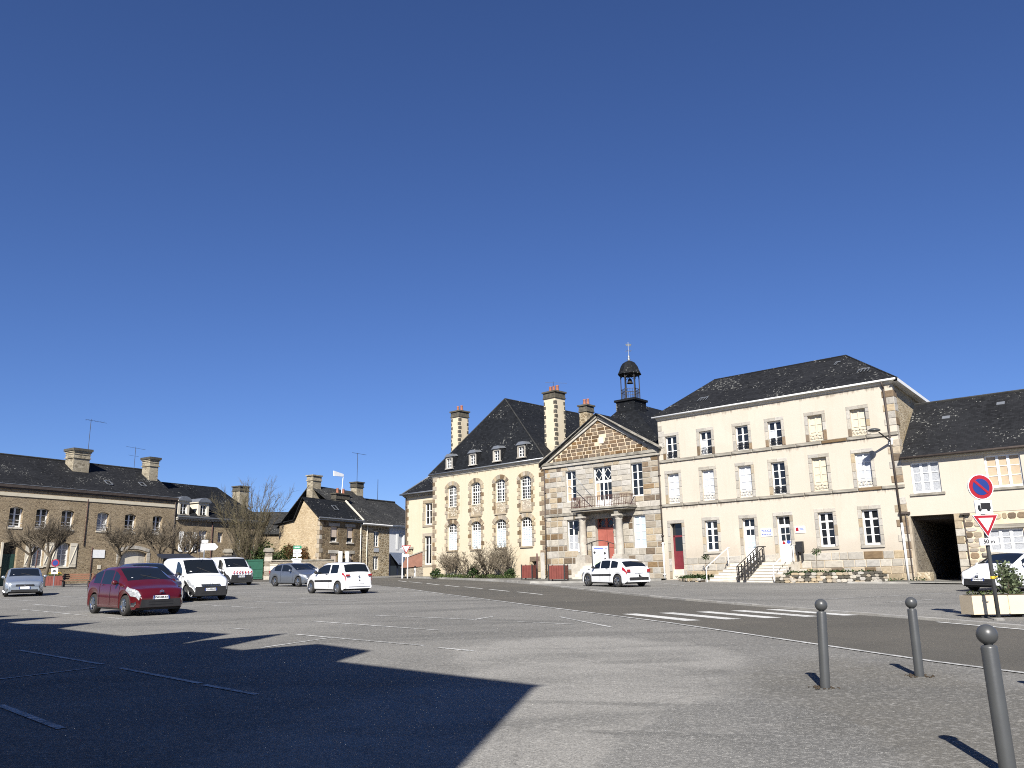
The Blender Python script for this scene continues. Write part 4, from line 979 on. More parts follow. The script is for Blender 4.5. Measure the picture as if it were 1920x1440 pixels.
# ------------------------------------------------------------------ right building with archway passage
def right_house():
    B = 1.25; ox, oy = 9.876 + 15.45 * math.cos(R_(-42)), 56.573 + 15.45 * math.sin(R_(-42)); L = 13; H = 6.6
    t = empty('gateway_house', (ox, oy, B), R_(-40), 'low cream house over a dark carriage passage, with stone ground floor', 'house')
    ops = [rect(.42, 1.87, 4.7, 6.37), rect(4.04, 5.7, 4.7, 6.38), rect(8.2, 9.8, 4.7, 6.38)]
    pas = [(.13, -.4), (2.28, -.4), (2.28, 3.5), (.13, 3.5)]
    w = MB(); wallmb(w, [(0, 3.5), (L, 3.5), (L, H), (0, H)], ops, .3); w.build('wall', 'cream', t)
    w = MB(); wallmb(w, [(2.28, -.5), (L, -.5), (L, 3.49), (2.28, 3.49)], [rect(3.72, 5.35, 1.46, 2.62), rect(8.2, 9.8, 1.46, 2.62)], .3, .02); low = w.build('ground_floor_wall', 'mortar', t)
    MB().box((0, 0, -.5), (.13, .3, 3.5)).build('passage_jamb', 'tan', t)
    # passage: side walls, ceiling, dark end
    MB().add([(.13, .3, -.5), (.13, 9, -.5), (.13, 9, 3.5), (.13, .3, 3.5), (2.28, .3, -.5), (2.28, 9, -.5), (2.28, 9, 3.5), (2.28, .3, 3.5), (.13, 0, 3.49), (2.28, 0, 3.49)],
             [(3, 2, 1, 0), (4, 5, 6, 7), (8, 9, 6, 2), (1, 2, 6, 5)]).build('passage_wall', 'rub_wall', t)
    MB().box((1.55, 6.5, -.5), (2.27, 6.6, 2.6)).build('passage_door', 'dkpipe', t)
    for k in range(8): MB().box((.05, .6 + k * 1.0, 3.3), (2.3, .8 + k * 1.0, 3.48)).build('ceiling_beam', 'dkpipe', t)
    for z in range(10):
        a = .2 if z % 2 else .34
        stone(low, 2.28 - .01, 2.62 + (.1 if z % 2 else 0), -.4 + z * .39, -.02 + z * .39, .05, rnd.choice(['tan', 'granite', 'tan']), 'jamb_stone')
    r = random.Random(5); z = -.4
    # ground floor rubble, each stone its own piece
    while z < 3.4:
        h = r.uniform(.2, .34); u = 2.7 + r.uniform(0, .1)
        h = min(h, 3.46 - z)
        while u < 7.2:
            wd = r.uniform(.24, .62); e = u + wd
            big = u < 3.5 and r.random() < .4
            if not (e > 3.6 and u < 5.5 and z + h > 1.28 and z < 2.85):
                stone(low, u + .025, e - .02, z + .02, z + h - .02, r.uniform(.02, .045), r.choice(['tan', 'tan', 'brown', 'granite', 'tan']), 'rubble_stone', .02, 1)
            u = e
        z += h
    stone(low, 3.35, 5.7, 1.28, 1.44, .1, 'course', 'sill'); stone(low, 3.5, 5.6, 2.63, 2.86, .06, 'course', 'lintel')
    def tri(u0, u1, z0, z1, pm):
        fo = window(t, u0, u1, z0, z1, cols=3, rows=3, mids=(1, 2), mul=.13, b=.09, pm=pm, y=.13)
        MB().box((u0 - .15, -.08, z0 - .14), (u1 + .15, .1, z0 - .01)).build('sill', 'course', fo)
    tri(.42, 1.87, 4.7, 6.37, 'lace'); tri(4.04, 5.7, 4.7, 6.38, 'tanblind'); tri(8.2, 9.8, 4.7, 6.38, 'lace'); tri(3.72, 5.35, 1.46, 2.62, 'lace'); tri(8.2, 9.8, 1.46, 2.62, 'lace')
    MB().box((0, -.12, H - .12), (L, 0, H)).build('cornice', 'offwhite', t); MB().tube((0, -.32, H + .02), (L, -.32, H + .02), .075, n=8).build('gutter', 'dkpipe', t, True)
    rf = roofplane(t, [(-.0, -.35, H + .02), (L, -.35, H + .02), (L, 4.2, 10.28), (-.0, 4.2, 10.28)], 'slate', 'roof'); roofplane(rf, [(0, 4.2, 10.28), (L, 4.2, 10.28), (L, 8.8, H), (0, 8.8, H)], 'slate')
    MB().tube((0, 4.2, 10.3), (L, 4.2, 10.3), .08, n=6).build('ridge_cap', 'slate_old', rf)
    for f, u in ((.66, 1.95), (.8, 4.65)):
        y = -.35 + 4.55 * f; z = H + 3.66 * f; MB().slab([(u - .2, y - .1, z - .02), (u + .2, y - .1, z - .02), (u + .2, y + .12, z + .16), (u - .2, y + .12, z + .16)], (0, -.6, .78), .05).build('roof_vent', 'zinc', rf)
    MB().add([(L, 0, -.5), (L, 8.8, -.5), (L, 8.8, H), (L, 4.2, 10.2), (L, 0, H)], [(0, 1, 2, 3, 4)]).build('side_wall', 'rub_side', t)
    MB().box((.2, .36, 3.7), (L, .4, H)).build('dark_interior', 'black', t)  # black sheet, its colour stands for the shade of the upstairs rooms
    pipe(t, 2.75, -.3, 3.4, -.06, .03, 'dkpipe', 'cable'); MB().box((2.6, -.2, 3.4), (3.05, 0, 3.47)).build('cable_hood', 'dkpipe', t)
    MB().box((.1, .0, -.3), (.75, .7, .55)).build('guard_stone', 'rub_side', t)
    return t
right_house()

# ------------------------------------------------------------------ long brown stone terrace on the left
def shutters(par, u, z0, z1, w, side, mk='offwhite'):
    a, b = (u - w, u) if side < 0 else (u, u + w)
    s = MB().box((a, -.07, z0), (b, -.03, z1)); o = s.build('shutter', mk, par)
    m = MB(); 
    for z in (z0 + .2, z1 - .25): m.box((a + .03, -.09, z), (b - .03, -.07, z + .07))
    p, q = ((a + .06, z0 + .25), (b - .06, z1 - .25)); m.tube((p[0], -.08, p[1]), (q[0], -.08, q[1]), .035, n=4); m.build('shutter_brace', mk, o)
def left_terrace():
    B = 1.95
    t = empty('stone_terrace', (-40.8, 68, B), R_(57), 'long brown stone terrace with slate roof, two chimneys and pale shutters', 'house')
    L = 15.55; H = 7.72; x0 = -10
    W2 = [(-6.7, -5.6), (-3.2, -2.1), (.33, 1.4), (2.46, 3.5), (4.59, 5.68), (7.77, 8.86), (10.4, 11.5), (13.2, 14.2)]
    G = [(-6.7, -5.5), (2.5, 3.45), (4.5, 5.6)]
    hol = [arch(a, b, 4.62, 6.1, .16) for a, b in W2] + [arch(a, b, 1.55, 3.35, .18) for a, b in G] + [arch(.2, 1.3, -.2, 3.3, .2), arch(10.25, 12.85, -.2, 2.75, .25), arch(14.6, 15.3, .3, 2.4, .1)]
    w = MB(); wallmb(w, [(x0, -.6), (L, -.6), (L, H), (x0, H)], hol, .45); w.build('wall', 'rub_lb', t)
    MB().add([(L, 0, -.6), (L, 9, -.6), (L, 9, H), (L, 4.94, 11), (L, 0, H), (x0, 0, -.6), (x0, 9, -.6), (x0, 9, H), (x0, 4.94, 11), (x0, 0, H)], [(0, 1, 2, 3, 4), (9, 8, 7, 6, 5)]).build('gable_wall', 'rub_lb', t)
    MB().box((x0 + .1, .5, -.6), (L - .1, .55, H)).build('dark_interior', 'black', t)  # black sheet gives the openings their indoor darkness by colour
    for i, (a, b) in enumerate(W2):
        f = window(t, a, b, 4.62, 6.26, cols=2, rows=3, y=.3, b=.1, mul=.14, tr=.045, panes=False, pm='lace' if i == 5 else 'glass')
        MB().box((a - .04, -.05, 4.5), (b + .04, .3, 4.63)).build('sill', 'offwhite', f)
        m = MB().tube((a, .05, 4.95), (b, .05, 4.95), .018, n=4).tube((a, .05, 4.75), (b, .05, 4.75), .014, n=4); m.build('guard_rail', 'white', f)
    for a, b in G:
        f = window(t, a, b, 1.55, 3.5, cols=2, rows=4, y=.3, b=.1, mul=.12, tr=.045, panes=False, pm='lace'); MB().box((a - .04, -.05, 1.43), (b + .04, .3, 1.56)).build('sill', 'offwhite', f)
        shutters(t, a, 1.5, 3.5, .55 if a > 3 else .6, -1); shutters(t, b, 1.5, 3.5, .6, 1)
    d = MB().box((.2, .3, -.2), (1.3, .36, 2.5)).build('door', 'greendoor', t)
    for z0, z1 in ((0, .8), (.95, 2.3)):
        for a in (.32, .82): MB().box((a, .28, z0), (a + .4, .3, z1)).build('door_panel', 'greendoor', d)
    MB().box((.2, .32, 2.5), (1.3, .34, 3.5)).build('fanlight', 'glass', d)
    MB().box((-.02, -.06, 1.5), (.15, .0, 3.4)).build('shutter', 'offwhite', t)
    MB().box((10.25, .25, -.2), (12.2, .32, 3.0)).build('garage_door', 'offwhite', t); MB().box((12.2, .25, -.2), (12.85, .31, 3.0)).build('garage_side', 'granite', t)
    for z in range(8): stone(t, 9.9, 10.24, -.2 + .38 * z, .16 + .38 * z, .04, 'granite', 'jamb_stone'); stone(t, 12.86, 13.2, -.2 + .38 * z, .16 + .38 * z, .04, 'granite', 'jamb_stone')
    for i in range(8):
        a = 10.0 + 3.1 * i / 8; MB().prism([(a + .01, 2.85 + .3 * math.sin(math.pi * i / 8)), (a + .38, 2.85 + .3 * math.sin(math.pi * (i + 1) / 8)), (a + .38, 3.15 + .3 * math.sin(math.pi * (i + 1) / 8)), (a + .01, 3.15 + .3 * math.sin(math.pi * i / 8))], -.04, .1).build('voussoir', 'granite', t)
    MB().box((7.65, -.05, 2.3), (8.75, 0, 3.0)).build('name_plate', 'signwhite', t); MB().box((8.2, -.04, 1.35), (8.5, 0, 1.7)).build('meter_box', 'offwhite', t)
    # pale band under the eaves, gutter, roof
    MB().box((x0, -.06, H - .62), (L, 0, H - .34)).build('frieze_band', 'creamshut', t); MB().box((x0, -.1, H - .06), (L + .05, .02, H + .08)).box((x0, -.2, H + .08), (L + .1, -.05, H + .32)).build('eaves_gutter', 'dkpipe', t)
    MB().box((x0, -.22, H + .32), (L + .1, -.14, H + .36)).build('gutter_lip', 'zinc', t)
    e = H + .3; rf = roofplane(t, [(x0, -.16, e), (L + .1, -.16, e), (L + .1, 4.94, 11.1), (x0, 4.94, 11.1)], 'slate', 'roof'); roofplane(rf, [(x0, 4.94, 11.1), (L + .1, 4.94, 11.1), (L + .1, 10.2, e), (x0, 10.2, e)], 'slate')
    MB().tube((x0, 4.94, 11.13), (L + .1, 4.94, 11.13), .09, n=6).build('ridge_cap', 'slate_old', rf)
    def sk(u, f):
        y = -.3 + 5.24 * f; z = e + (11.1 - e) * f; up = Vector((0, 5.24, 11.1 - e)).normalized(); n = Vector((0, -(11.1 - e), 5.24)).normalized()
        p = [Vector((u, y, z)), Vector((u + .5, y, z)), Vector((u + .5, y, z)) + up * .75, Vector((u, y, z)) + up * .75]
        m = MB()
        for i in range(4): m.tube(p[i] + n * .06, p[(i + 1) % 4] + n * .06, .04, n=4)
        m.build('skylight', 'zinc', rf)
    sk(9.1, .27); sk(12.7, .33)
    def bigstack(u0, u1, y0, y1, z0, z1):
        o = MB().box((u0, y0, z0), (u1, y1, z1 - .9)).build('chimney', 'lich', t); m = MB()
        m.box((u0 - .08, y0 - .08, z1 - .9), (u1 + .08, y1 + .08, z1 - .8)); m.box((u0 - .02, y0 - .02, z1 - .8), (u1 + .02, y1 + .02, z1 - .35)); m.box((u0 - .06, y0 - .06, z1 - .55), (u1 + .06, y1 + .06, z1 - .47)); m.box((u0 - .1, y0 - .1, z1 - .35), (u1 + .1, y1 + .1, z1 - .22)); m.build('chimney_head', 'lich', o)
        MB().box((u0 - .18, y0 - .18, z1 - .22), (u1 + .18, y1 + .18, z1)).build('chimney_cap', 'dkstone', o)
        MB().box((u0 - .1, y0 - .06, z0 + .55), (u1 + .05, y0, z0 + .72)).build('flashing', 'zinc', o)
        return o
    c = bigstack(6.9, 8.4, 3.15, 4.5, 8.9, 12.15)
    a = MB().tube((8.75, 4.2, 11), (8.75, 4.2, 15.2), .025, n=5).tube((8.2, 4.2, 15.1), (10.2, 4.0, 15.0), .014, n=4)
    for k in range(6): a.tube((8.4 + .3 * k, 3.9, 15.08), (8.4 + .3 * k, 4.5, 15.08), .008, n=3)
    a.build('aerial', 'iron', c)
    c = bigstack(14.35, 15.3, 2.9, 4.1, 8.8, 12.15)
    a = MB().tube((13.6, 4.3, 11), (13.6, 4.3, 13.2), .022, n=5).tube((12.6, 4.3, 13.1), (14.6, 4.2, 13.0), .014, n=4).tube((12.9, 4.3, 12.3), (14, 4.3, 12.25), .012, n=4); a.build('aerial', 'iron', c)
    pipe(t, 6.75, 3.3, 7.3, -.06, .03, 'rust', 'thin_pipe'); pipe(t, 7.55, 0, 3.2, -.06, .03, 'rust', 'thin_pipe'); pipe(t, L - .12, 0, H, -.08, .05, 'dkpipe')
    return t
left_terrace()
def dormer_house():
    B = 2.1; c, s = math.cos(R_(57)), math.sin(R_(57))
    t = empty('dormer_house', (-40.8 + c * 15.6, 68 + s * 15.6, B), R_(57), 'stone house with round-topped white dormers in a dark slate roof', 'house')
    L = 10.4; H = 5.95
    W = [(1.0, 2.0, 2.85, 4.75), (2.75, 3.65, 2.85, 4.95), (4.95, 5.55, 3.85, 4.85), (7.1, 7.9, 2.9, 4.8), (9.0, 9.7, 2.9, 4.8)]
    w = MB(); wallmb(w, rect(0, L, -.8, H), [rect(*o) for o in W], .35); w.build('wall', 'rub_lb', t)
    MB().add([(L, 0, -.8), (L, 8, -.8), (L, 8, H), (L, 0, H)], [(0, 1, 2, 3)]).build('side_wall', 'rub_lb', t)
    for i, o in enumerate(W): window(t, *o, cols=2, rows=3, y=.2, b=.09, panes=False, pm='blind' if i == 1 else 'glass')
    shutters(t, 2.0, 2.85, 4.75, .5, 1, 'white'); shutters(t, 1.0, 2.85, 4.75, .5, -1, 'white')
    MB().box((0, -.3, H), (L + .1, .02, H + .14)).build('cornice', 'granite', t)
    for k in range(34): MB().box((.05 + .31 * k, -.22, H - .12), (.2 + .31 * k, 0, H)).build('modillion', 'granite', t)
    MB().box((0, -.42, H + .14), (L + .15, -.2, H + .26)).build('gutter', 'zinc', t)
    e = H + .24; r = [(0, -.35, e), (L + .2, -.35, e), (L - 2.2, 4.8, 9.95), (0, 4.8, 9.95)]; rf = roofplane(t, r, 'slate_dk', 'roof'); roofplane(rf, [(L + .2, -.35, e), (L + .2, 9.5, e), (L - 2.2, 4.8, 9.95)], 'slate_dk')
    roofplane(rf, [(0, 4.8, 9.95), (L - 2.2, 4.8, 9.95), (L + .2, 9.5, e), (0, 9.5, e)], 'slate_dk')
    for c0 in (.75, 3.0):
        z0 = 6.35; w2 = .62; y0 = -.1
        m = MB().box((c0 - w2, y0, z0), (c0 - w2 + .25, y0 + 1.3, z0 + 1.25)).box((c0 + w2 - .25, y0, z0), (c0 + w2, y0 + 1.3, z0 + 1.25)).box((c0 - w2 + .25, y0, z0 + 1.05), (c0 + w2 - .25, y0 + 1.3, z0 + 1.25)).box((c0 - w2 - .05, y0 - .08, z0 - .1), (c0 + w2 + .05, y0 + .3, z0))
        do = m.build('dormer', 'offwhite', t)
        ar = arch(c0 - w2 - .14, c0 + w2 + .14, z0 + 1.25, z0 + 1.3, .42, 10); MB().prism(ar, y0 - .14, y0 + 1.9).build('dormer_arch', 'offwhite', do)
        MB().prism([(a, b + .035) for a, b in ar[2:]], y0 - .2, y0 + 2.1).build('dormer_cap', 'zinc', do)
        window(do, c0 - w2 + .24, c0 + w2 - .24, z0, z0 + 1.06, cols=2, rows=3, y=y0 + .15, b=.06, panes=False)
    chimney(t, L - .3, L + .9, 3.4, 4.6, 6, 10.2, 'lich', 0, 'dkstone'); pipe(t, 4.2, -.5, H, -.06, .05, 'rust')
    # low lean-to at the right with slate pitch
    m = MB().box((4.6, -2.6, -.8), (L, -.02, 1.75)); m.build('outhouse_wall', 'rub_h2', t); roofplane(t, [(4.3, -2.9, 1.72), (L + .3, -2.9, 1.72), (L + .3, -.02, 3.2), (6.8, -.02, 3.2)], 'slate_old', 'outhouse_roof'); MB().tube((4.3, -2.92, 1.76), (6.8, -.06, 3.24), .06, n=4).build('verge', 'offwhite', t)
    return t
dormer_house()

# ------------------------------------------------------------------ houses closing the square in the middle
def corner_house():
    B = 2.2; t = empty('corner_house', (-17.65, 77.32, B), R_(57), 'two-storey stone corner house with sunlit ochre gable and dark slate roof', 'house')
    L = 5.4; H = 5.32
    W = [(1.38, 2.3, 3.32, 4.72), (3.5, 4.35, 3.3, 4.72), (1.4, 2.3, .8, 2.25), (3.5, 4.35, .8, 2.25)]; D = (2.55, 3.3, -.3, 2.3)
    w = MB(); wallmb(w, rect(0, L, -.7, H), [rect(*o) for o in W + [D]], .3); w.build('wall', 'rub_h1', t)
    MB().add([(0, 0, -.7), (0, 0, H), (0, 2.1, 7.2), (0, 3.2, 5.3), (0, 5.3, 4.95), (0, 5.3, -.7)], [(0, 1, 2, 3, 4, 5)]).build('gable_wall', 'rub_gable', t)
    for i, o in enumerate(W):
        f = window(t, *o, cols=1, rows=1, y=.16, b=.07, panes=False, fm='white', pm='glass'); MB().box((o[0] + .06, .1, o[2] + (o[3] - o[2]) * (.3 if i < 2 else .12)), (o[1] - .06, .15, o[3] - .02)).build('roller_shutter', 'beige', f)
        stone(t, o[0] - .25, o[1] + .25, o[3], o[3] + .3, .04, 'granite', 'lintel'); stone(t, o[0] - .1, o[1] + .1, o[2] - .14, o[2] - .01, .08, 'granite', 'sill')
    MB().box((D[0] + .1, .2, -.3), (D[1] - .1, .26, 2.2)).build('door', 'white', t)
    for u in (D[0] - .12, D[1]): MB().box((u, -.45, -.3), (u + .12, -.05, 2.45)).build('shutter', 'white', t)
    k = 0; z = -.5
    while z < H - .3: a = .45 if k % 2 else .28; stone(t, -.01, a, z, z + .38, .03, rnd.choice(['tan', 'brown', 'granite']), 'quoin'); stone(t, -.0, .7 - a, z, z + .38, .03, 'tan', 'quoin', 0, face='l'); z += .4; k += 1
    rf = roofplane(t, [(-.28, -.3, H + .05), (L, -.3, H + .05), (L, 2.15, 7.35), (-.28, 2.15, 7.45)], 'slate_dk', 'roof')
    roofplane(rf, [(-.28, 2.15, 7.45), (L, 2.15, 7.35), (L, 3.3, 5.35), (-.25, 3.3, 5.35)], 'slate_dk'); roofplane(rf, [(-.25, 3.25, 5.4), (L, 3.25, 5.4), (L, 6.0, 5.1), (-.25, 6.0, 5.1)], 'slate_dk')
    MB().tube((-.4, -.36, H + .08), (L + .05, -.36, H + .02), .07, n=8).box((-.2, -.3, H - .12), (L, .0, H)).build('gutter', 'zinc', rf)
    MB().tube((2.6, .75, 6.35), (3.1, .75, 6.35), .03, n=4).tube((2.6, 1.25, 6.78), (3.1, 1.25, 6.78), .03, n=4).tube((2.6, .75, 6.35), (2.6, 1.25, 6.78), .03, n=4).tube((3.1, .75, 6.35), (3.1, 1.25, 6.78), .03, n=4).build('skylight', 'zinc', rf)
    MB().tube((L + .02, -.3, H + .1), (L + .02, 2.15, 7.45), .09, n=4).build('verge', 'offwhite', rf)
    pipe(t, L - .1, -.3, H, -.08, .05, 'offwhite'); 
    return t
corner_house()
def narrow_house():
    c, s = math.cos(R_(57)), math.sin(R_(57)); B = 2.25
    t = empty('narrow_house', (-17.65 + 5.45 * c, 77.32 + 5.45 * s, B), R_(57), 'narrow chequered stone house with one tall white window per floor', 'house')
    L = 4.05; H = 5.05; W = [(1.78, 2.55, 2.95, 4.45), (1.75, 2.52, .75, 2.05)]
    w = MB(); wallmb(w, rect(0, L, -.9, H), [rect(*o) for o in W], .3); w.build('wall', 'rub_h2', t)
    for o in W: window(t, *o, cols=2, rows=4, y=.12, b=.08, panes=False)
    MB().box((1.8, -.04, 2.45), (2.5, 0, 2.85)).build('sign_panel', 'lace', t)
    MB().tube((-.1, -.36, H + .02), (L + .1, -.36, H - .02), .07, n=8).box((0, -.3, H - .1), (L, 0, H)).build('gutter', 'white', t)
    rf = roofplane(t, [(-.1, -.3, H + .05), (L + .2, -.3, H + .05), (L + .2, 4.6, 8.75), (-2.6, 4.6, 8.95), (-2.2, 2.3, 7.3), (-.1, 2.3, 7.0)], 'slate_old', 'roof')
    roofplane(rf, [(-2.6, 4.6, 8.95), (L + .2, 4.6, 8.75), (L + .2, 9, 5), (-2.6, 9, 5)], 'slate_old')
    chimney(t, L - .6, L + .35, 4.0, 4.9, 6.5, 9.75, 'lich', 0, 'dkstone'); chimney(t, -2.6, -1.5, 4.1, 4.9, 6.5, 9.9, 'lich', 0, 'lich'); c3 = chimney(t, -1.3, .5, 2.2, 2.8, 6.3, 8.1, 'dkstone', 2, 'dkstone')
    MB().tube((-.3, 2.5, 7.8), (-.1, 2.5, 10.0), .04, n=5).prism([(-.1, 9.8), (-1.4, 9.75), (-1.45, 10.25), (-.1, 10.05)], 2.45, 2.55).build('antenna', 'signwhite', c3)
    MB().tube((L - .2, 4.4, 9.7), (L - .2, 4.4, 12.8), .025, n=5).tube((L - 1, 4.4, 12.75), (L + .9, 4.2, 12.7), .02, n=4).build('aerial', 'iron', t)
    pipe(t, .75, -.5, H, -.06, .05, 'offwhite')
    return t
narrow_house()
def white_house():
    c, s = math.cos(R_(57)), math.sin(R_(57)); B = 2.3
    t = empty('white_house', (-17.65 + 9.5 * c, 77.32 + 9.5 * s, B), R_(57), 'white rendered house above a dark shopfront with grey awning', 'house')
    L = 6; H = 4.95
    w = MB(); wallmb(w, rect(0, L, 2.3, H), [rect(1.2, 2.2, 2.75, 4.4)], .3); w.build('wall', 'white_wall', t)
    f = window(t, 1.2, 2.2, 2.75, 4.4, 2, 1, y=.1, panes=False, pm='blind'); MB().box((1.0, -.04, 2.7), (1.35, -.01, 4.4)).build('shutter', 'white', f)
    MB().box((0, .3, -1), (L, .4, 2.3)).build('shop_back', 'navy', t)
    for k in range(5): MB().box((.05 + 1.2 * k, .0, -1), (.2 + 1.2 * k, .12, 2.3)).build('shop_mullion', 'navy', t)
    for k in range(4): MB().box((.2 + 1.2 * k, .05, .2), (1.25 + 1.2 * k, .07, 2.2)).build('shop_pane', 'glass', t)
    MB().box((0, -.02, -1), (L, .1, .2)).build('shop_sill', 'navy', t)
    MB().add([(0, -.02, 2.4), (L, -.02, 2.4), (L, -1.3, 1.35), (0, -1.3, 1.35), (L, -1.3, 1.15), (0, -1.3, 1.15)], [(0, 1, 2, 3), (3, 2, 4, 5), (0, 3, 5)]).build('awning', 'awning', t)
    MB().ball((1.8, -.3, 2.25), .12).build('lamp_globe', 'signwhite', t, True)
    rf = roofplane(t, [(-.0, -.3, H + .05), (L, -.3, H + .05), (L, 4.6, 8.0), (-.0, 4.6, 8.0)], 'slate_old', 'roof'); roofplane(rf, [(0, 4.6, 8.0), (L, 4.6, 8.0), (L, 9, 5), (0, 9, 5)], 'slate_old')
    MB().tube((0, -.36, H + .05), (L, -.36, H + .05), .08, n=8).build('gutter', 'zinc', rf); MB().tube((0, 4.6, 8.05), (L, 4.6, 8.05), .1, n=6).build('ridge_cap', 'slate_old', rf)
    return t
white_house()
def rear_house():
    t = empty('rear_house', (-30, 95, 2.7), R_(15), 'slate roofed house behind the green gate, half hidden by shrubs', 'house')
    MB().box((0, 0, -1), (16, 8, 4.6)).build('wall', 'rub_lb', t)
    rf = roofplane(t, [(-.3, -.3, 4.6), (16.3, -.3, 4.6), (16.3, 4, 7.4), (-.3, 4, 7.4)], 'slate_old', 'roof'); roofplane(rf, [(-.3, 4, 7.4), (16.3, 4, 7.4), (16.3, 8.3, 4.6), (-.3, 8.3, 4.6)], 'slate_old')
    for u in (5.2, 8.2, 11): window(t, u, u + .9, 2.2, 4.0, 2, 3, y=-.06, panes=False, pm='blind')
    c = chimney(t, 12.2, 13.2, 3.6, 4.4, 6, 8.7, 'dkstone', 0, 'dkstone'); MB().tube((12.7, 4, 8.7), (12.7, 4, 9.8), .1, n=8).lathe([(.22, 9.8), (.02, 9.95)], (12.7, 4, 0), 8).build('flue', 'iron', c)
    MB().tube((15, 4, 7.4), (15, 4, 11.4), .03, n=5).build('aerial', 'iron', t)
rear_house()

# ------------------------------------------------------------------ vehicles
def carpaint(name, c, metal=0., coat=1., rough=.35):
    x = N(name); v = x.co('Object')
    d = x.step(x.noise(v, 3, 4), .4, .8); x.col(x.mix(x.math('MULTIPLY', d, .18), c, [k * .7 + .02 for k in c])); x.rough(rough); x.p.inputs['Metallic'].default_value = metal
    x.p.inputs['Coat Weight'].default_value = coat; x.p.inputs['Coat Roughness'].default_value = .03; return x.m
MATS.update(c_red=carpaint('garnet_paint', (.066, .0015, .0035), 0.), c_white=carpaint('white_car_paint', (.74, .75, .76)), c_silver=carpaint('silver_paint', (.42, .47, .52), .7, .8, .32),
            c_grey=carpaint('grey_blue_paint', (.2, .225, .265), .7, .8, .34), c_dark=carpaint('dark_violet_grey_paint', (.085, .075, .11), .6, .8, .34))
MATS['lens'] = mat('lamp_lens', (.42, .44, .47), (.14, .15, .16), 22, .1, coat=1)
MATS['tail'] = mat('tail_lamp', (.34, .012, .018), (.24, .008, .012), 20, .15, coat=1)
def interp(P, x):
    if x <= P[0][0]: return P[0][1]
    for (a, b), (c, d) in zip(P, P[1:]):
        if x <= c:
            t = (x - a) / (c - a); return b + (d - b) * t
    return P[-1][1]
def smoothp(P, n=3):
    for _ in range(n):
        Q = [P[0]]
        for a, b in zip(P, P[1:]): Q += [(a[0] * .75 + b[0] * .25, a[1] * .75 + b[1] * .25), (a[0] * .25 + b[0] * .75, a[1] * .25 + b[1] * .75)]
        P = Q + [P[-1]]
    return P
def wheel(par, x, y, r, side, spokes=5, rimmk='chrome', w=.19):
    prof = [(r * .66, -w / 2), (r * .93, -w / 2), (r, -w / 2 + .03), (r, w / 2 - .03), (r * .93, w / 2), (r * .66, w / 2)]
    o = MB().lathe(prof, (0, 0, 0), 24, 'y').build('wheel', 'rubber', par, True, (x, y, r))
    s = side; m = MB().lathe([(r * .67, s * w * .48), (r * .62, s * w * .5), (r * .58, s * w * .3), (r * .57, -s * w * .4)], (0, 0, 0), 24, 'y')
    for k in range(spokes):
        a = 2 * math.pi * k / spokes + .3; c, q = math.cos(a), math.sin(a); p = Vector((c, 0, q)); n = Vector((-q, 0, c)); h = s * w * .46
        m.add([tuple(p * r * .1 + n * .055 + Vector((0, h, 0))), tuple(p * r * .1 - n * .055 + Vector((0, h, 0))), tuple(p * r * .6 - n * .04 + Vector((0, h * .9, 0))), tuple(p * r * .6 + n * .04 + Vector((0, h * .9, 0)))], [(0, 1, 2, 3) if s < 0 else (3, 2, 1, 0)])
    m.lathe([(.001, s * w * .5), (r * .16, s * w * .48), (r * .18, s * w * .4)], (0, 0, 0), 12, 'y')
    m.build('rim', rimmk, o); MB().lathe([(.001, s * w * .2), (r * .58, s * w * .2)], (0, 0, 0), 18, 'y').build('brake_disc', 'blackp', o)
    return o
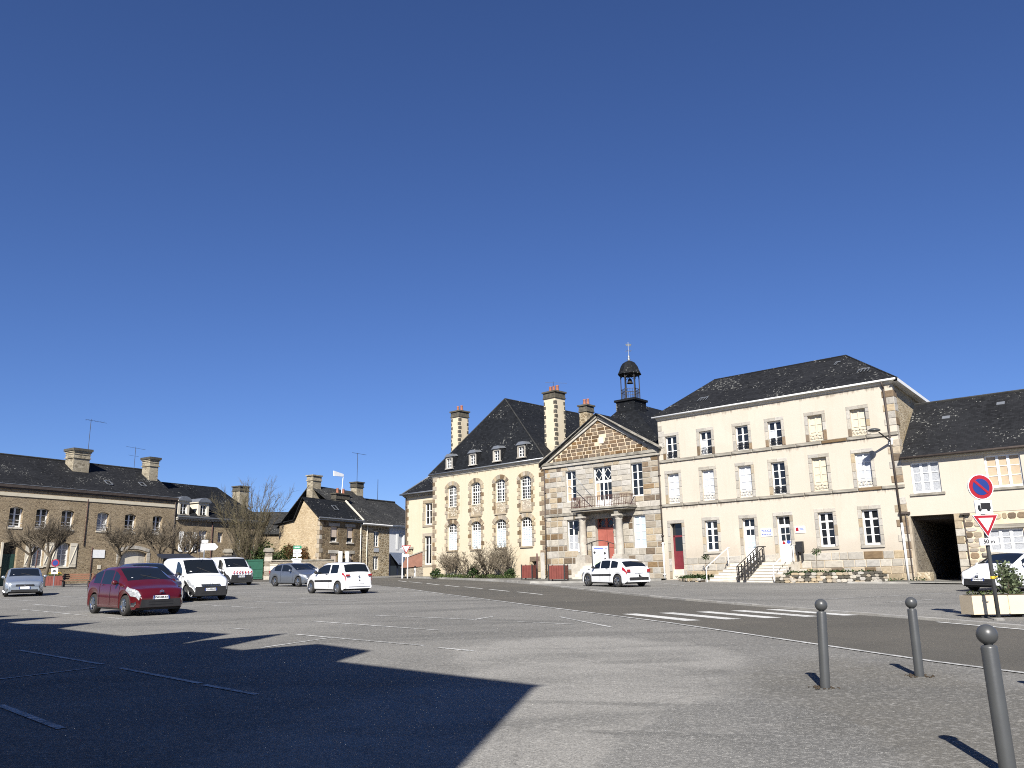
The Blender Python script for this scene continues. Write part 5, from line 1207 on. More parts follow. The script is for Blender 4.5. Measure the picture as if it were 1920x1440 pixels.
def car(name, label, cat, pos, heading, L, Wd, H, wb, top, belt, glass, side, paint, group=None, wheelx=None, r=.31, plate='', front=None, rear=None, spokes=5, trim=False, rimmk='chrome', bumper=None, ride=.2, doors=(0.,), door2=True, lowdark=None, tumble=.26, plateback=False):
    """top: rear-to-front roof contour (x,z); belt: (x,z); glass: dict of x-ranges; side: side window x-ranges"""
    t = empty(name, (pos[0], pos[1], gz(pos[1])), R_(heading), label, cat, group)
    slope = math.atan(SL); hd = R_(heading)
    t.rotation_euler = (math.cos(hd) * 0 + slope * math.cos(hd), -slope * math.sin(hd), hd)
    P = smoothp(top, 2); h2 = L / 2; xa = wheelx or (-wb / 2, wb / 2); Ra = r + .065
    def ring(x):
        ax = abs(x); wf = 1.0
        e = .62
        if x > h2 - e: wf = 1 - .24 * ((x - (h2 - e)) / e) ** 2.4
        if x < -h2 + .4: wf = 1 - .13 * ((-h2 + .4 - x) / .4) ** 2.2
        w = Wd / 2 * wf; zt = interp(P, x); zl = ride + (.06 if ax > h2 - .15 else 0)
        for a in xa:
            d = abs(x - a)
            if d < Ra: zl = max(zl, r + math.sqrt(Ra * Ra - d * d) * .98)
        zb = min(interp(belt, x), zt - .07); zl = min(zl, zb - .12)
        gh = zt - zb; zg = zb + gh * (.8 if gh > .2 else .5); wt = w * .955 - (zg - zb) * tumble
        zm = zl + (zb - zl) * .55
        return [(w * .95, zl), (w * .995, zl + min(.1, (zb - zl) * .3)), (w * 1.0, zm), (w * .985, zb - .05), (w * .955, zb), (wt, zg), (wt * .86, zt - .02), (wt * .5, zt), (0, zt + .008)]
    n = int(L / .06); xs = sorted(set([round(-h2 + L * i / n, 4) for i in range(n + 1)] + [round(a + s * Ra * k, 4) for a in xa for s in (-1, 1) for k in (1.0, .97, .88)] + [g for k in glass.values() for g in k] + [g for k in side for g in k]))
    R = [ring(x) for x in xs]; K = 9
    def inr(x0, x1, rg): return x0 >= rg[0] - 1e-6 and x1 <= rg[1] + 1e-6
    body = MB(); wins = {}
    vid = {}
    for i in range(len(xs)):
        for j in range(K): body.v.append((xs[i], -R[i][j][0], R[i][j][1])) # right side first
        for j in range(K): body.v.append((xs[i], R[i][j][0], R[i][j][1]))
    st = 2 * K
    for i in range(len(xs) - 1):
        for sd in (0, 1):
            for j in range(K - 1):
                a = i * st + sd * K + j; f = (a, a + st, a + st + 1, a + 1)
                if sd: f = f[::-1]
                key = None
                if j == 4:
                    for q, rg in enumerate(side):
                        if inr(xs[i], xs[i + 1], rg) and R[i][5][1] - R[i][4][1] > .03: key = ('side_window', sd, q)
                elif j >= 6:
                    for nm, rg in glass.items():
                        if inr(xs[i], xs[i + 1], rg): key = (nm, 0, 0)
                if key: wins.setdefault(key, []).append(f)
                else: body.f.append(f)
    for i in (0, len(xs) - 1):
        b = i * st; rt = [b + j for j in range(K)]; lf = [b + K + j for j in range(K - 1, -1, -1)]
        f = rt + lf[1:]; body.f.append(tuple(f) if i else tuple(f[::-1]))
    V = body.v; bo = body.build('body', paint, t, True)
    bo.data.polygons.foreach_set('use_smooth', [len(p.vertices) == 4 for p in bo.data.polygons])
    for k, fs in wins.items():
        m = MB(); used = {}
        for f in fs:
            q = []
            for v in f:
                if v not in used: used[v] = len(m.v); m.v.append(V[v])
                q.append(used[v])
            m.f.append(tuple(q))
        m.build(k[0], 'cglass', t, True)
    # dark underbody and wheels
    MB().box((-h2 + .25, -Wd * .42, ride - .03), (h2 - .3, Wd * .42, .62)).build('underbody', 'blackp', t)
    for a in xa:
        for s in (-1, 1): wheel(t, a, s * (Wd / 2 - .105), r, s, spokes, rimmk)
    def S(x, v, sd, off):
        Rg = ring(x); j = min(int(v), K - 2); f = v - j; w = Rg[j][0] + (Rg[j + 1][0] - Rg[j][0]) * f; z = Rg[j][1] + (Rg[j + 1][1] - Rg[j][1]) * f
        return Vector((x + (off if x > h2 - .3 else (-off if x < -h2 + .2 else 0)), sd * (w + off), z + off * .3))
    def patch(nm, x0, x1, v0, v1, sd, mk, off=.012, par=None, taper=0):
        m = MB(); na, nb = 6, 4
        for i in range(na + 1):
            f = i / na; x = x0 + (x1 - x0) * f; c = (v0 + v1) / 2; hv = (v1 - v0) / 2 * (1 - taper * f)
            for j in range(nb + 1): m.v.append(tuple(S(x, c - hv + 2 * hv * j / nb, sd, off)))
        for i in range(na):
            for j in range(nb): a = i * (nb + 1) + j; q = (a, a + nb + 1, a + nb + 2, a + 1); m.f.append(q if sd < 0 else q[::-1])
        return m.build(nm, mk, par or t, True)
    fz = front or {}
    for sd in (-1, 1):
        hx = fz.get('lamp', (h2 - .5, h2 - .02, 2.45, 4.5)); hl = patch('headlight', *hx, sd, 'lens', .014)
        patch('lamp_bulb', hx[0] + (hx[1] - hx[0]) * .55, hx[0] + (hx[1] - hx[0]) * .8, (hx[2] + hx[3]) / 2 - .25, (hx[2] + hx[3]) / 2 + .35, sd, 'signwhite', .018, hl)
        rx = (rear or {}).get('lamp', (-h2 + .02, -h2 + .26, 2.75, 4.6)); patch('tail_light', *rx, sd, 'tail', .014)
        if fz.get('fog', True): patch('fog_lamp', h2 - .28, h2 - .1, .9, 1.5, sd, 'chrome', .012)
        # mirror
        mx = glass['windscreen'][1] - .38; z = interp(belt, mx) + .08; yy = sd * (Wd / 2 + .08)
        mo = MB().ball((0, 0, 0), .1, 10, 6, .75).build('mirror', 'blackp' if trim else paint, t, True, (mx, yy, z)); mo.scale = (.75, 1.0, 1)
        MB().tube((0, -sd * .25, -.05), (0, 0, 0), .03, n=5).build('mirror_arm', 'blackp', mo)
        # door gaps, handles
        for q, dx in enumerate(doors):
            m = MB(); pts = [S(dx, v, sd, .003) for v in (1.0, 2, 3, 3.9)]; m.path(pts, .006, 4); m.build('door_gap', 'black', t)
        for dx in (doors[1:] if len(doors) > 1 else doors):
            p = S(dx + .14, 3.3, sd, .02); MB().tube(p, p + Vector((.17, 0, .005)), .016, n=5).build('door_handle', 'blackp' if trim else paint, t)
        if trim: patch('side_moulding', -wb / 2 + r + .12, wb / 2 - r - .12, 1.85, 2.15, sd, 'blackp', .02)
        patch('rocker', -wb / 2 + Ra, wb / 2 - Ra, .0, .35, sd, 'blackp', .008)
    # nose: grille, bumper inlay, plate, badge ; tail: plate
    xf = h2; zt = interp(P, h2)
    def nose(nm, y0, y1, z0, z1, mk, d=.015, par=None, sl=0):
        return MB().add([(xf + d, y0, z0), (xf + d, y1, z0), (xf + d - sl, y1 * .94, z1), (xf + d - sl, y0 * .94, z1), (xf - .05, y0, z0), (xf - .05, y1, z0), (xf - .05, y1 * .94, z1), (xf - .05, y0 * .94, z1)], [(0, 1, 2, 3), (0, 3, 7, 4), (1, 5, 6, 2), (3, 2, 6, 7), (0, 4, 5, 1)]).build(nm, mk, par or t)
    wn = Wd / 2 * .76; gl = fz.get('grille', (.26, .42)); gr = nose('grille', -wn * fz.get('gw', .8), wn * fz.get('gw', .8), gl[0], gl[1], 'blackp')
    for k in range(2): nose('grille_bar', -wn * .6, wn * .6, gl[0] + (gl[1] - gl[0]) * (.3 + .35 * k), gl[0] + (gl[1] - gl[0]) * (.36 + .35 * k), 'black', .02, gr)
    if fz.get('upper'): nose('upper_grille', -wn * .62, wn * .62, *fz['upper'], 'blackp', .016); nose('grille_trim', -wn * .6, wn * .6, fz['upper'][1] - .025, fz['upper'][1] - .01, 'chrome', .022)
    pz = fz.get('plate', .42)
    pl = nose('number_plate', -.26, .26, pz, pz + .11, 'signwhite', .028); nose('plate_band', -.26, -.22, pz, pz + .11, 'signblue', .03, pl); nose('plate_band', .22, .26, pz, pz + .11, 'signblue', .03, pl)
    if plate: text(pl, plate, .082, 'black', (xf + .031, 0, pz + .056), (R_(90), 0, R_(90)), 'plate_text', .001)
    bz = fz.get('badge', zt - .1); bd = MB()
    for k in range(2): bd.tube((xf + .018, -.07, bz - .03 + .035 * k), (xf + .018, 0, bz + .01 + .035 * k), .012, n=4).tube((xf + .018, 0, bz + .01 + .035 * k), (xf + .018, .07, bz - .03 + .035 * k), .012, n=4)
    if fz.get('round'): bd = MB().lathe([(.055, 0), (.055, .02), (.04, .02), (.04, 0)], (0, 0, 0), 14); bd.v = [(xf + .012 + z, x, y + bz) for x, y, z in bd.v]
    bd.build('badge', 'chrome', t)
    rz = (rear or {}).get('plate', .62)
    pl = MB().box((-h2 - .02, -.26, rz), (-h2 + .03, .26, rz + .11)).build('number_plate', 'signwhite', t)
    MB().box((-h2 - .03, -Wd * .36, .36), (-h2 + .05, Wd * .36, (rear or {}).get('btop', .46))).build('rear_bumper_strip', 'blackp' if (rear or {}).get('dark', True) else paint, t)
    rl = (rear or {}).get('lamp', (0, 0, 0, 0)); za, zb_ = S(-h2 + .1, rl[2], 1, 0).z if rl[2] else .75, S(-h2 + .1, rl[3], 1, 0).z if rl[3] else .98
    for sd in (-1, 1):
        wr = S(-h2, 2.5, 1, 0).y; a, b = sorted((sd * (wr - .2), sd * (wr + .004)))
        MB().box((-h2 - .018, a, max(za, .62)), (-h2 + .02, b, min(max(zb_, .9), 1.05))).build('tail_light', 'tail', t)
    MB().tube((-h2 - .012, 0, interp(P, -h2 + .06) - .12), (-h2 + .0, 0, interp(P, -h2 + .06) - .12), .05, n=10).build('rear_badge', 'chrome', t)
    if lowdark:
        for sd in (-1, 1): patch('bumper_corner', h2 - lowdark[0], h2 - .01, .02, lowdark[1], sd, 'blackp', .014)
        nose('bumper', -wn * 1.02, wn * 1.02, .22, lowdark[2], 'blackp', .02)
    # interior hint: wipers, tax sticker, rear-view mirror
    ws = glass['windscreen']; x = ws[0] + (ws[1] - ws[0]) * .78
    p = S(x, 6.6, -1, .012); MB().add([tuple(p + Vector(v)) for v in ((0, 0, 0), (.05, 0, -.03), (.05, .09, -.03), (0, .09, 0))], [(0, 1, 2, 3)]).build('windscreen_sticker', 'signwhite', t)
    m = MB()
    for sd in (-.3, .25): m.tube(S(ws[1] - .03, 7.2, -1 if sd < 0 else 1, .015), S(ws[1] - .32, 7.6, 1 if sd < 0 else -1, .015), .01, n=4)
    m.build('wiper', 'black', t)
    return t, S, patch, nose, MB
def hatch(L, H, nose_z=.62, hood=.98, cowl=.72, wst=.18, rst=-1.25, rgb=-1.72, rgz=1.02):
    h = L / 2
    return [(-h, .5), (-h + .02, .82), (-h + .1, .95), (-h + .18, rgz), (-h + .62, H - .11), (-h + 1.25, H - .012), (wst - .35, H + .0), (wst, H - .04), (cowl * .62 + wst * .38, H - .26), (cowl + .18, hood + .03), (h - .55, hood - .14), (h - .16, nose_z + .12), (h - .03, nose_z - .02), (h, nose_z - .16)]
CARS = 'cars parked on the square'
def spec(L, H, **k): return hatch(L, H, **k)
# garnet five-door
L = 3.94
car('parked_car', 'garnet red five-door hatchback facing the camera, nearest car on the square', 'car', (-12.5, 28.5), -43.5, L, 1.73, 1.52, 2.47, spec(L, 1.51, nose_z=.72, hood=1.02, cowl=.95, wst=.25), [(-2, 1.0), (2, .9)],
    dict(windscreen=(.22, 1.05), rear_window=(-1.76, -1.42)), [(-1.35, -.78), (-.7, .1), (.18, .62)], 'c_red', CARS, r=.315, plate='BW-329-RY', front=dict(grille=(.27, .5), upper=None, gw=.98, plate=.5, lamp=(1.36, 1.95, 2.4, 5.2), badge=.73), doors=(.15, -.72, .85), spokes=5)
# dark people carrier half hidden behind it
L = 4.3
car('parked_car', 'dark violet-grey family car squeezed between the red hatchback and the white van', 'car', (-15.45, 36.1), -48, L, 1.76, 1.62, 2.62, spec(L, 1.61, nose_z=.75, hood=1.05, cowl=1.05, wst=.25), [(-2.2, 1.05), (2.2, .96)],
    dict(windscreen=(.22, 1.15), rear_window=(-1.95, -1.62)), [(-1.5, -.85), (-.75, .12), (.2, .7)], 'c_dark', CARS, r=.32, doors=(.16, -.8, .95), front=dict(round=True, badge=.7))
# silver hatchback at the left edge
L = 4.2
car('parked_car', 'silver hatchback cut by the left edge of the picture', 'car', (-26.6, 46.75), -58, L, 1.79, 1.48, 2.58, spec(L, 1.47, nose_z=.66, hood=.97, cowl=.82, wst=.1), [(-2.1, .98), (2.1, .88)],
    dict(windscreen=(.07, .92), rear_window=(-1.88, -1.5)), [(-1.4, -.85), (-.77, .03), (.1, .52)], 'c_silver', CARS, r=.315, front=dict(upper=(.55, .63), grille=(.24, .36), plate=.4, lamp=(1.5, 2.08, 2.5, 4.5), round=True, badge=.6, gw=.95), doors=(.06, -.8, .75))
# grey three-door beside the gate
L = 3.97
car('parked_car', 'grey-blue three-door hatchback parked in front of the stone gate pillar', 'car', (-14.05, 55.6), -40, L, 1.69, 1.46, 2.47, spec(L, 1.45, nose_z=.66, hood=.97, cowl=.8, wst=.15), [(-2, 1.0), (2, .88)],
    dict(windscreen=(.12, .92), rear_window=(-1.77, -1.4)), [(-1.3, -.6), (-.5, .52)], 'c_grey', CARS, r=.305, front=dict(upper=(.55, .62), grille=(.24, .36), plate=.4, round=True, badge=.59, lamp=(1.4, 1.96, 2.5, 4.5)), doors=(.75, -.55))
# white three-door seen from behind
L = 3.65
car('parked_car', 'white three-door city car seen from its rear left corner', 'car', (-8.75, 42.75), 134, L, 1.68, 1.48, 2.4, [(-1.82, .5), (-1.8, .9), (-1.72, 1.0), (-1.6, 1.1), (-1.42, 1.44), (-1.2, 1.48), (-.2, 1.49), (.2, 1.45), (.6, 1.24), (1.0, 1.0), (1.5, .82), (1.72, .66), (1.8, .54), (1.825, .42)], [(-1.8, 1.0), (1.8, .9)],
    dict(windscreen=(.22, .95), rear_window=(-1.68, -1.42)), [(-1.2, -.55), (-.45, .62)], 'c_white', CARS, r=.295, trim=True, doors=(.75, -.5), rear=dict(lamp=(-1.81, -1.6, 2.9, 4.3), plate=.48, btop=.42, dark=False), spokes=9)
# white five-door on the far side of the road
L = 4.03
car('parked_car', 'white five-door hatchback parked by the town hall steps, facing left', 'car', (5.3, 46.2), 122, L, 1.75, 1.47, 2.54, spec(L, 1.46, nose_z=.62, hood=.98, cowl=.85, wst=.15), [(-2, 1.0), (2, .88)],
    dict(windscreen=(.12, .98), rear_window=(-1.82, -1.42)), [(-1.32, -.75), (-.67, .1), (.17, .62)], 'c_white', CARS, r=.315, trim=True, doors=(.13, -.7, .85), rear=dict(lamp=(-2.0, -1.72, 2.7, 4.3), plate=.72, btop=.5), front=dict(round=True, badge=.66))
# white car behind the cream planter
L = 4.28
car('parked_car', 'white hatchback partly hidden behind the cream planter at the right edge', 'car', (19.75, 34.4), 207, L, 1.81, 1.5, 2.61, spec(L, 1.49, nose_z=.68, hood=1.0, cowl=.92, wst=.1), [(-2.1, 1.0), (2.1, .9)],
    dict(windscreen=(.07, 1.02), rear_window=(-1.95, -1.55)), [(-1.4, -.85), (-.77, .03), (.1, .6)], 'c_white', CARS, r=.32, plate='CW-433-GD', front=dict(grille=(.26, .5), gw=.9, plate=.42, lamp=(1.4, 2.1, 2.6, 4.7), round=True, badge=.66), doors=(.06, -.8, .8))
# another roof behind the grey car
L = 4.0
car('parked_car', 'white hatchback mostly hidden behind the grey three-door, by the garden wall', 'car', (-15.2, 61.5), -40, L, 1.7, 1.47, 2.5, spec(L, 1.46, nose_z=.66, hood=.97, cowl=.8, wst=.15), [(-2, 1.0), (2, .88)],
    dict(windscreen=(.12, .92), rear_window=(-1.77, -1.4)), [(-1.3, -.6), (-.5, .52)], 'c_white', CARS, r=.305, doors=(.75, -.55), front=dict(round=True, badge=.62))
# small white van, black bumper
L = 4.14
t, S, patch, nose, _ = car('delivery_van', 'small white panel van with black bumper and raised tailgate beside the dark car', 'van', (-14.25, 38.35), -50, L, 1.74, 1.81, 2.69,
    [(-2.07, .5), (-2.05, 1.2), (-2.0, 1.6), (-1.85, 1.78), (-1.4, 1.81), (0, 1.8), (.3, 1.76), (.5, 1.62), (.85, 1.3), (1.12, 1.09), (1.6, .98), (1.95, .8), (2.05, .62), (2.07, .46)], [(-2.1, 1.15), (2.1, 1.0)],
    dict(windscreen=(.36, 1.08)), [(.02, .82)], 'c_white', CARS, r=.31, trim=True, plate='CN-933-HE', front=dict(grille=(.27, .4), plate=.42, lamp=(1.6, 2.05, 2.5, 4.6), round=True, badge=.72, upper=(.66, .7)), rear=dict(lamp=(-2.06, -1.95, 2.2, 3.9)), doors=(-.1, .9), lowdark=(.75, 2.3, .6), tumble=.12, rimmk='zinc', spokes=8)
MB().add([(-1.95, -.75, 1.8), (-1.95, .75, 1.8), (-3.05, .7, 2.02), (-3.05, -.7, 2.02), (-1.95, -.75, 1.74), (-1.95, .75, 1.74), (-3.05, .7, 1.92), (-3.05, -.7, 1.92)], [(0, 1, 2, 3), (7, 6, 5, 4), (2, 6, 7, 3), (0, 3, 7, 4), (1, 5, 6, 2)]).build('tailgate', 'blackp', t)
MB().tube((-1.95, -.7, 1.3), (-2.5, -.7, 1.88), .02, n=4).tube((-1.95, .7, 1.3), (-2.5, .7, 1.88), .02, n=4).build('gas_strut', 'blackp', t)
MB().tube((.6, 0, 1.7), (.5, 0, 2.0), .008, n=4).build('aerial', 'black', t)
# larger works van with red chevrons
L = 4.95
t, S, patch, nose, _ = car('works_van', 'larger white works van with red and white chevrons on its nose', 'van', (-20.35, 61.4), -52, L, 1.92, 1.94, 3.27,
    [(-2.47, .5), (-2.45, 1.3), (-2.42, 1.75), (-2.3, 1.9), (-1.8, 1.94), (.3, 1.93), (.75, 1.88), (1.0, 1.72), (1.4, 1.38), (1.62, 1.2), (2.05, 1.08), (2.36, .9), (2.45, .7), (2.475, .5)], [(-2.5, 1.2), (2.5, 1.08)],
    dict(windscreen=(.82, 1.6)), [(.3, 1.2)], 'c_white', CARS, r=.33, trim=True, plate='EV-702-WK', front=dict(grille=(.3, .6), plate=.55, lamp=(1.95, 2.42, 3.2, 4.3), badge=.92), rear=dict(lamp=(-2.46, -2.36, 2.2, 3.9)), doors=(.15, 1.25), lowdark=(.8, 2.5, .72), tumble=.12, rimmk='zinc', spokes=8)
for k in range(7):
    y = -.62 + .2 * k
    MB().add([(2.487, y, .8), (2.487, y + .09, .8), (2.45, y + .17, .97), (2.45, y + .08, .97)], [(0, 1, 2, 3)]).build('chevron', 'signred', t)
MB().box((-.3, -.5, 1.95), (-.1, .5, 2.05)).build('beacon_bar', 'blackp', t)

# ------------------------------------------------------------------ street furniture
def bollard(x, y, label, lean=0, h=1.0, fx=0):
    t = empty('bollard', (x, y, gz(y)), 0, label, 'bollard', 'grey ball-topped bollards along the road'); t.rotation_euler = (fx, lean, 0)
    r = .058
    MB().lathe([(r, -.15), (r, h - .17), (r * .93, h - .155), (r * .55, h - .15), (r * .5, h - .12)], (0, 0, 0), 24).build('post', 'bollard', t, True)
    MB().ball((0, 0, h - .075), .075, 24, 14).build('ball_top', 'bollard', t, True)
    m = MB(); rr = random.Random(int(x * 100))
    for k in range(40):
        a = rr.uniform(0, 6.28); q = rr.uniform(.07, .2); px, py = q * math.cos(a), q * math.sin(a); s_ = rr.uniform(.008, .022); m.ball((px, py, s_ * .3), s_, 5, 3, .6)
    tag(m.build('grit_ring', 'soil', t), kind='stuff')
bollard(3.71, 10.72, 'left bollard of the three, near the middle of the right foreground', R_(2.6), 1.04)
bollard(5.24, 11.56, 'middle bollard of the three, nearest the road edge', R_(.2), 1.0)
bollard(3.55, 6.6, 'nearest and tallest-looking bollard, cut by the bottom right of the picture', R_(-1.0), 1.05)
bollard(6.02, 9.72, 'bollard outside the frame on the right, only its shadow tip showing', 0, 1.0)
def road_sign():
    y = 20.18; t = empty('road_sign', (11.13, y, gz(y)), 0, 'grey pole with no-parking disc, lorry plate, give-way triangle and 50 m plate', 'road sign')
    t.rotation_euler = (0, R_(-.6), 0)
    MB().tube((0, 0, -.1), (0, 0, 3.36), .045, n=14).build('pole', 'bollard', t, True); MB().lathe([(.12, -.02), (.12, .03), (.05, .06)], (0, 0, 0), 10).build('pole_foot', 'kerb', t)
    def disc(r, z, y0, y1, mk, nm, par, n=36): return MB().prism([(r * math.cos(2 * math.pi * i / n), z + r * math.sin(2 * math.pi * i / n)) for i in range(n)], y0, y1).build(nm, mk, par)
    zc = 3.06; d = disc(.3, zc, -.085, -.05, 'signwhite', 'no_parking_disc', t); disc(.28, zc, -.092, -.085, 'signred', 'red_ring', d); disc(.195, zc, -.099, -.092, 'signblue', 'blue_field', d)
    m = MB(); c, s = math.cos(R_(-45)), math.sin(R_(-45)); q = [(-.2, -.028), (.2, -.028), (.2, .028), (-.2, .028)]; m.prism([(a * c - b * s, zc + a * s + b * c) for a, b in q], -.106, -.099); m.build('red_bar', 'signred', d)
    p = MB().prism(rect(-.2, .2, 2.42, 2.74), -.085, -.05).build('lorry_plate', 'signwhite', t)
    k = MB().prism(rect(-.07, .16, 2.53, 2.68), -.092, -.085).prism([(-.15, 2.53), (-.08, 2.53), (-.08, 2.63), (-.13, 2.63), (-.15, 2.58)], -.092, -.085)
    for u in (-.1, .1): k.prism([(u + .035 * math.cos(a), 2.52 + .035 * math.sin(a)) for a in [2 * math.pi * i / 16 for i in range(16)]], -.096, -.085)
    k.build('lorry_symbol', 'black', p)
    zt = 2.4; tri = lambda e: [(-.3 + e, zt - .577 * e), (0, zt - .52 + 1.155 * e), (.3 - e, zt - .577 * e)]
    g = MB().prism(tri(0), -.085, -.05).build('give_way_triangle', 'signwhite', t); MB().prism(tri(.02), -.092, -.085).build('red_border', 'signred', g); MB().prism(tri(.125), -.099, -.092).build('white_field', 'signwhite', g)
    p = MB().prism(rect(-.22, .22, 1.7, 1.86), -.085, -.05).build('distance_plate', 'signwhite', t); text(p, '50 m', .13, 'black', (0, -.089, 1.78), (R_(90), 0, 0))
    MB().lathe([(.05, .93), (.055, .96), (.05, .99)], (0, 0, 0), 8).tube((.03, -.05, .96), (.09, -.06, .99), .012, n=4).build('ribbon', 'flowery', t)
road_sign()
def leafball(mb, c, rx, ry, rz, n, size, rr, lo=.35):
    for _ in range(n):
        a = rr.uniform(0, 6.283); u = rr.uniform(-1, 1); q = rr.uniform(lo, 1) ** .6; k = math.sqrt(1 - u * u)
        p = Vector((c[0] + rx * q * k * math.cos(a), c[1] + ry * q * k * math.sin(a), c[2] + rz * q * u))
        d = Vector((rr.gauss(0, 1), rr.gauss(0, 1), rr.gauss(0, .7))).normalized(); e = d.orthogonal().normalized(); s = size * rr.uniform(.6, 1.3)
        w = d.cross(e).normalized() * s * .4; m = p + d * s
        mb.add([p, p + d * s * .5 + w, m, p + d * s * .5 - w], [(0, 1, 2, 3)])
def big_planter():
    y = 20.9; t = empty('planter_box', (10.95, y, gz(y)), R_(2), 'long cream concrete planter behind the road sign pole', 'planter')
    L = 2.9
    m = MB()
    for a, b in ((0, .86), (.89, L)): m.add([(a, 0, .08), (b, 0, .08), (b, 0, .52), (a, 0, .52), (a + .0, .55, .08), (b, .55, .08), (b, .55, .52), (a, .55, .52)], [(0, 1, 2, 3), (4, 7, 6, 5), (0, 3, 7, 4), (1, 5, 6, 2), (3, 2, 6, 7), (0, 4, 5, 1)])
    m.box((.86, .02, .1), (.89, .53, .5)); m.build('tub', 'concrete', t)
    for u in (.2, 1.2, 2.5): MB().box((u, .05, 0), (u + .2, .5, .08)).build('foot', 'blackp', t)
    MB().box((.06, .06, .5), (L - .06, .49, .54)).build('soil', 'soil', t)
    rr = random.Random(3); m = MB(); leafball(m, (1.15, .28, .85), .3, .22, .42, 700, .07, rr, .1); leafball(m, (1.0, .28, 1.05), .2, .18, .3, 260, .07, rr, .1)
    sh = empty('olive_shrub', (10.95, y, gz(y)), R_(2), 'small grey-green olive shrub growing in the cream planter', 'shrub'); m.build('foliage', 'leafgrey', sh)
    b = MB()
    for k in range(9): b.tube((1.1, .28, .5), (1.1 + rr.uniform(-.25, .3), .28 + rr.uniform(-.15, .15), rr.uniform(.9, 1.3)), .012, .004, 4)
    b.build('stems', 'bark', sh)
    m = MB(); 
    for k in range(10): leafball(m, (.15 + .28 * k, .28, .56), .14, .16, .07, 50, .05, rr, .1)
    tag(m.build('ground_cover', 'leaf2', None, loc=(10.95, y, gz(y)), rot=(0, 0, R_(2))), 'low yellowish leaves edging the cream planter', 'plants', kind='stuff')
big_planter()
def red_planter(x, y, w, d, h, rz, label, plants=False):
    t = empty('planter_box', (x, y, gz(y) + .09 * (x > -5)), R_(rz), label, 'planter', 'red-brown planter boxes with dark corner posts')
    for a in (-w / 2, w / 2 - .07):
        for b in (-d / 2, d / 2 - .07): MB().box((a, b, 0), (a + .07, b + .07, h + .06)).build('corner_post', 'iron', t)
    n = 6
    for i in range(n):
        a = -w / 2 + .07 + (w - .14) * i / n; 
        for b in (-d / 2 + .01, d / 2 - .05): MB().box((a + .006, b, .1), (a + (w - .14) / n - .006, b + .04, h)).build('board', 'planter', t)
    for i in range(4):
        b = -d / 2 + .07 + (d - .14) * i / 4
        for a in (-w / 2 + .01, w / 2 - .05): MB().box((a, b + .006, .1), (a + .04, b + (d - .14) / 4 - .006, h)).build('board', 'planter', t)
    MB().box((-w / 2 + .06, -d / 2 + .06, .12), (w / 2 - .06, d / 2 - .06, h - .06)).build('soil', 'soil', t)
    return t
red_planter(.95, 59.4, .85, .75, .95, -25, 'red-brown planter box at the foot of the yellow mansion')
red_planter(2.75, 54.9, 1.1, .85, .95, -20, 'red-brown planter box in front of the town hall corner')
red_planter(-33.7, 63.2, 1.25, .6, .78, 20, 'red-brown planter with yellow flowers beside the bench')
rr = random.Random(11); m = MB(); leafball(m, (0, 0, .1), .55, .25, .14, 260, .09, rr, .2); m.build('flower_bed', 'leaf2', None, loc=(-33.7, 63.2, gz(63.2) + .8)); o = bpy.data.objects['flower_bed']; tag(o, 'yellow flowers and leaves in the planter beside the bench', 'flowers', kind='stuff')
m = MB(); leafball(m, (0, 0, .2), .5, .25, .1, 160, .09, rr, .3); m.build('blossom', 'flowery', o)
def bench():
    y = 62.6; t = empty('park_bench', (-31.8, y, gz(y)), R_(12), 'brown slatted park bench in front of the stone terrace', 'bench')
    for i in range(4): MB().box((-1.05, -.25 + .13 * i, .43), (1.05, -.14 + .13 * i, .47)).build('seat_slat', 'wood', t)
    for i in range(3): MB().box((-1.05, .27 + .02 * i, .55 + .14 * i), (1.05, .3 + .02 * i, .66 + .14 * i)).build('back_slat', 'wood', t)
    for u in (-.85, .85): MB().box((u - .04, -.25, 0), (u + .04, -.18, .43)).box((u - .04, .2, 0), (u + .04, .27, .95)).box((u - .04, -.25, .38), (u + .04, .27, .43)).build('leg', 'iron', t)
bench()
def small_sign():
    y = 61.5; t = empty('road_sign', (-32.85, y, gz(y)), R_(10), 'round blue and red no-parking sign on a short pole by the flower planter', 'road sign'); n = 24
    MB().tube((0, 0, 0), (0, 0, 1.95), .04, n=8).build('pole', 'zinc', t)
    disc = lambda r, a, b: MB().prism([(r * math.cos(2 * math.pi * i / n), 1.72 + r * math.sin(2 * math.pi * i / n)) for i in range(n)], a, b)
    d = disc(.26, -.07, -.045).build('disc', 'signred', t); disc(.19, -.078, -.07).build('blue_field', 'signblue', d); p = MB().prism(rect(-.22, .22, .95, 1.35), -.07, -.045).build('plate', 'signwhite', t)
    MB().prism(rect(-.14, .14, 1.1, 1.16), -.076, -.07).prism([(-.12, 1.16), (.1, 1.16), (.05, 1.24), (-.07, 1.24)], -.076, -.07).build('tow_symbol', 'black', p)
small_sign()
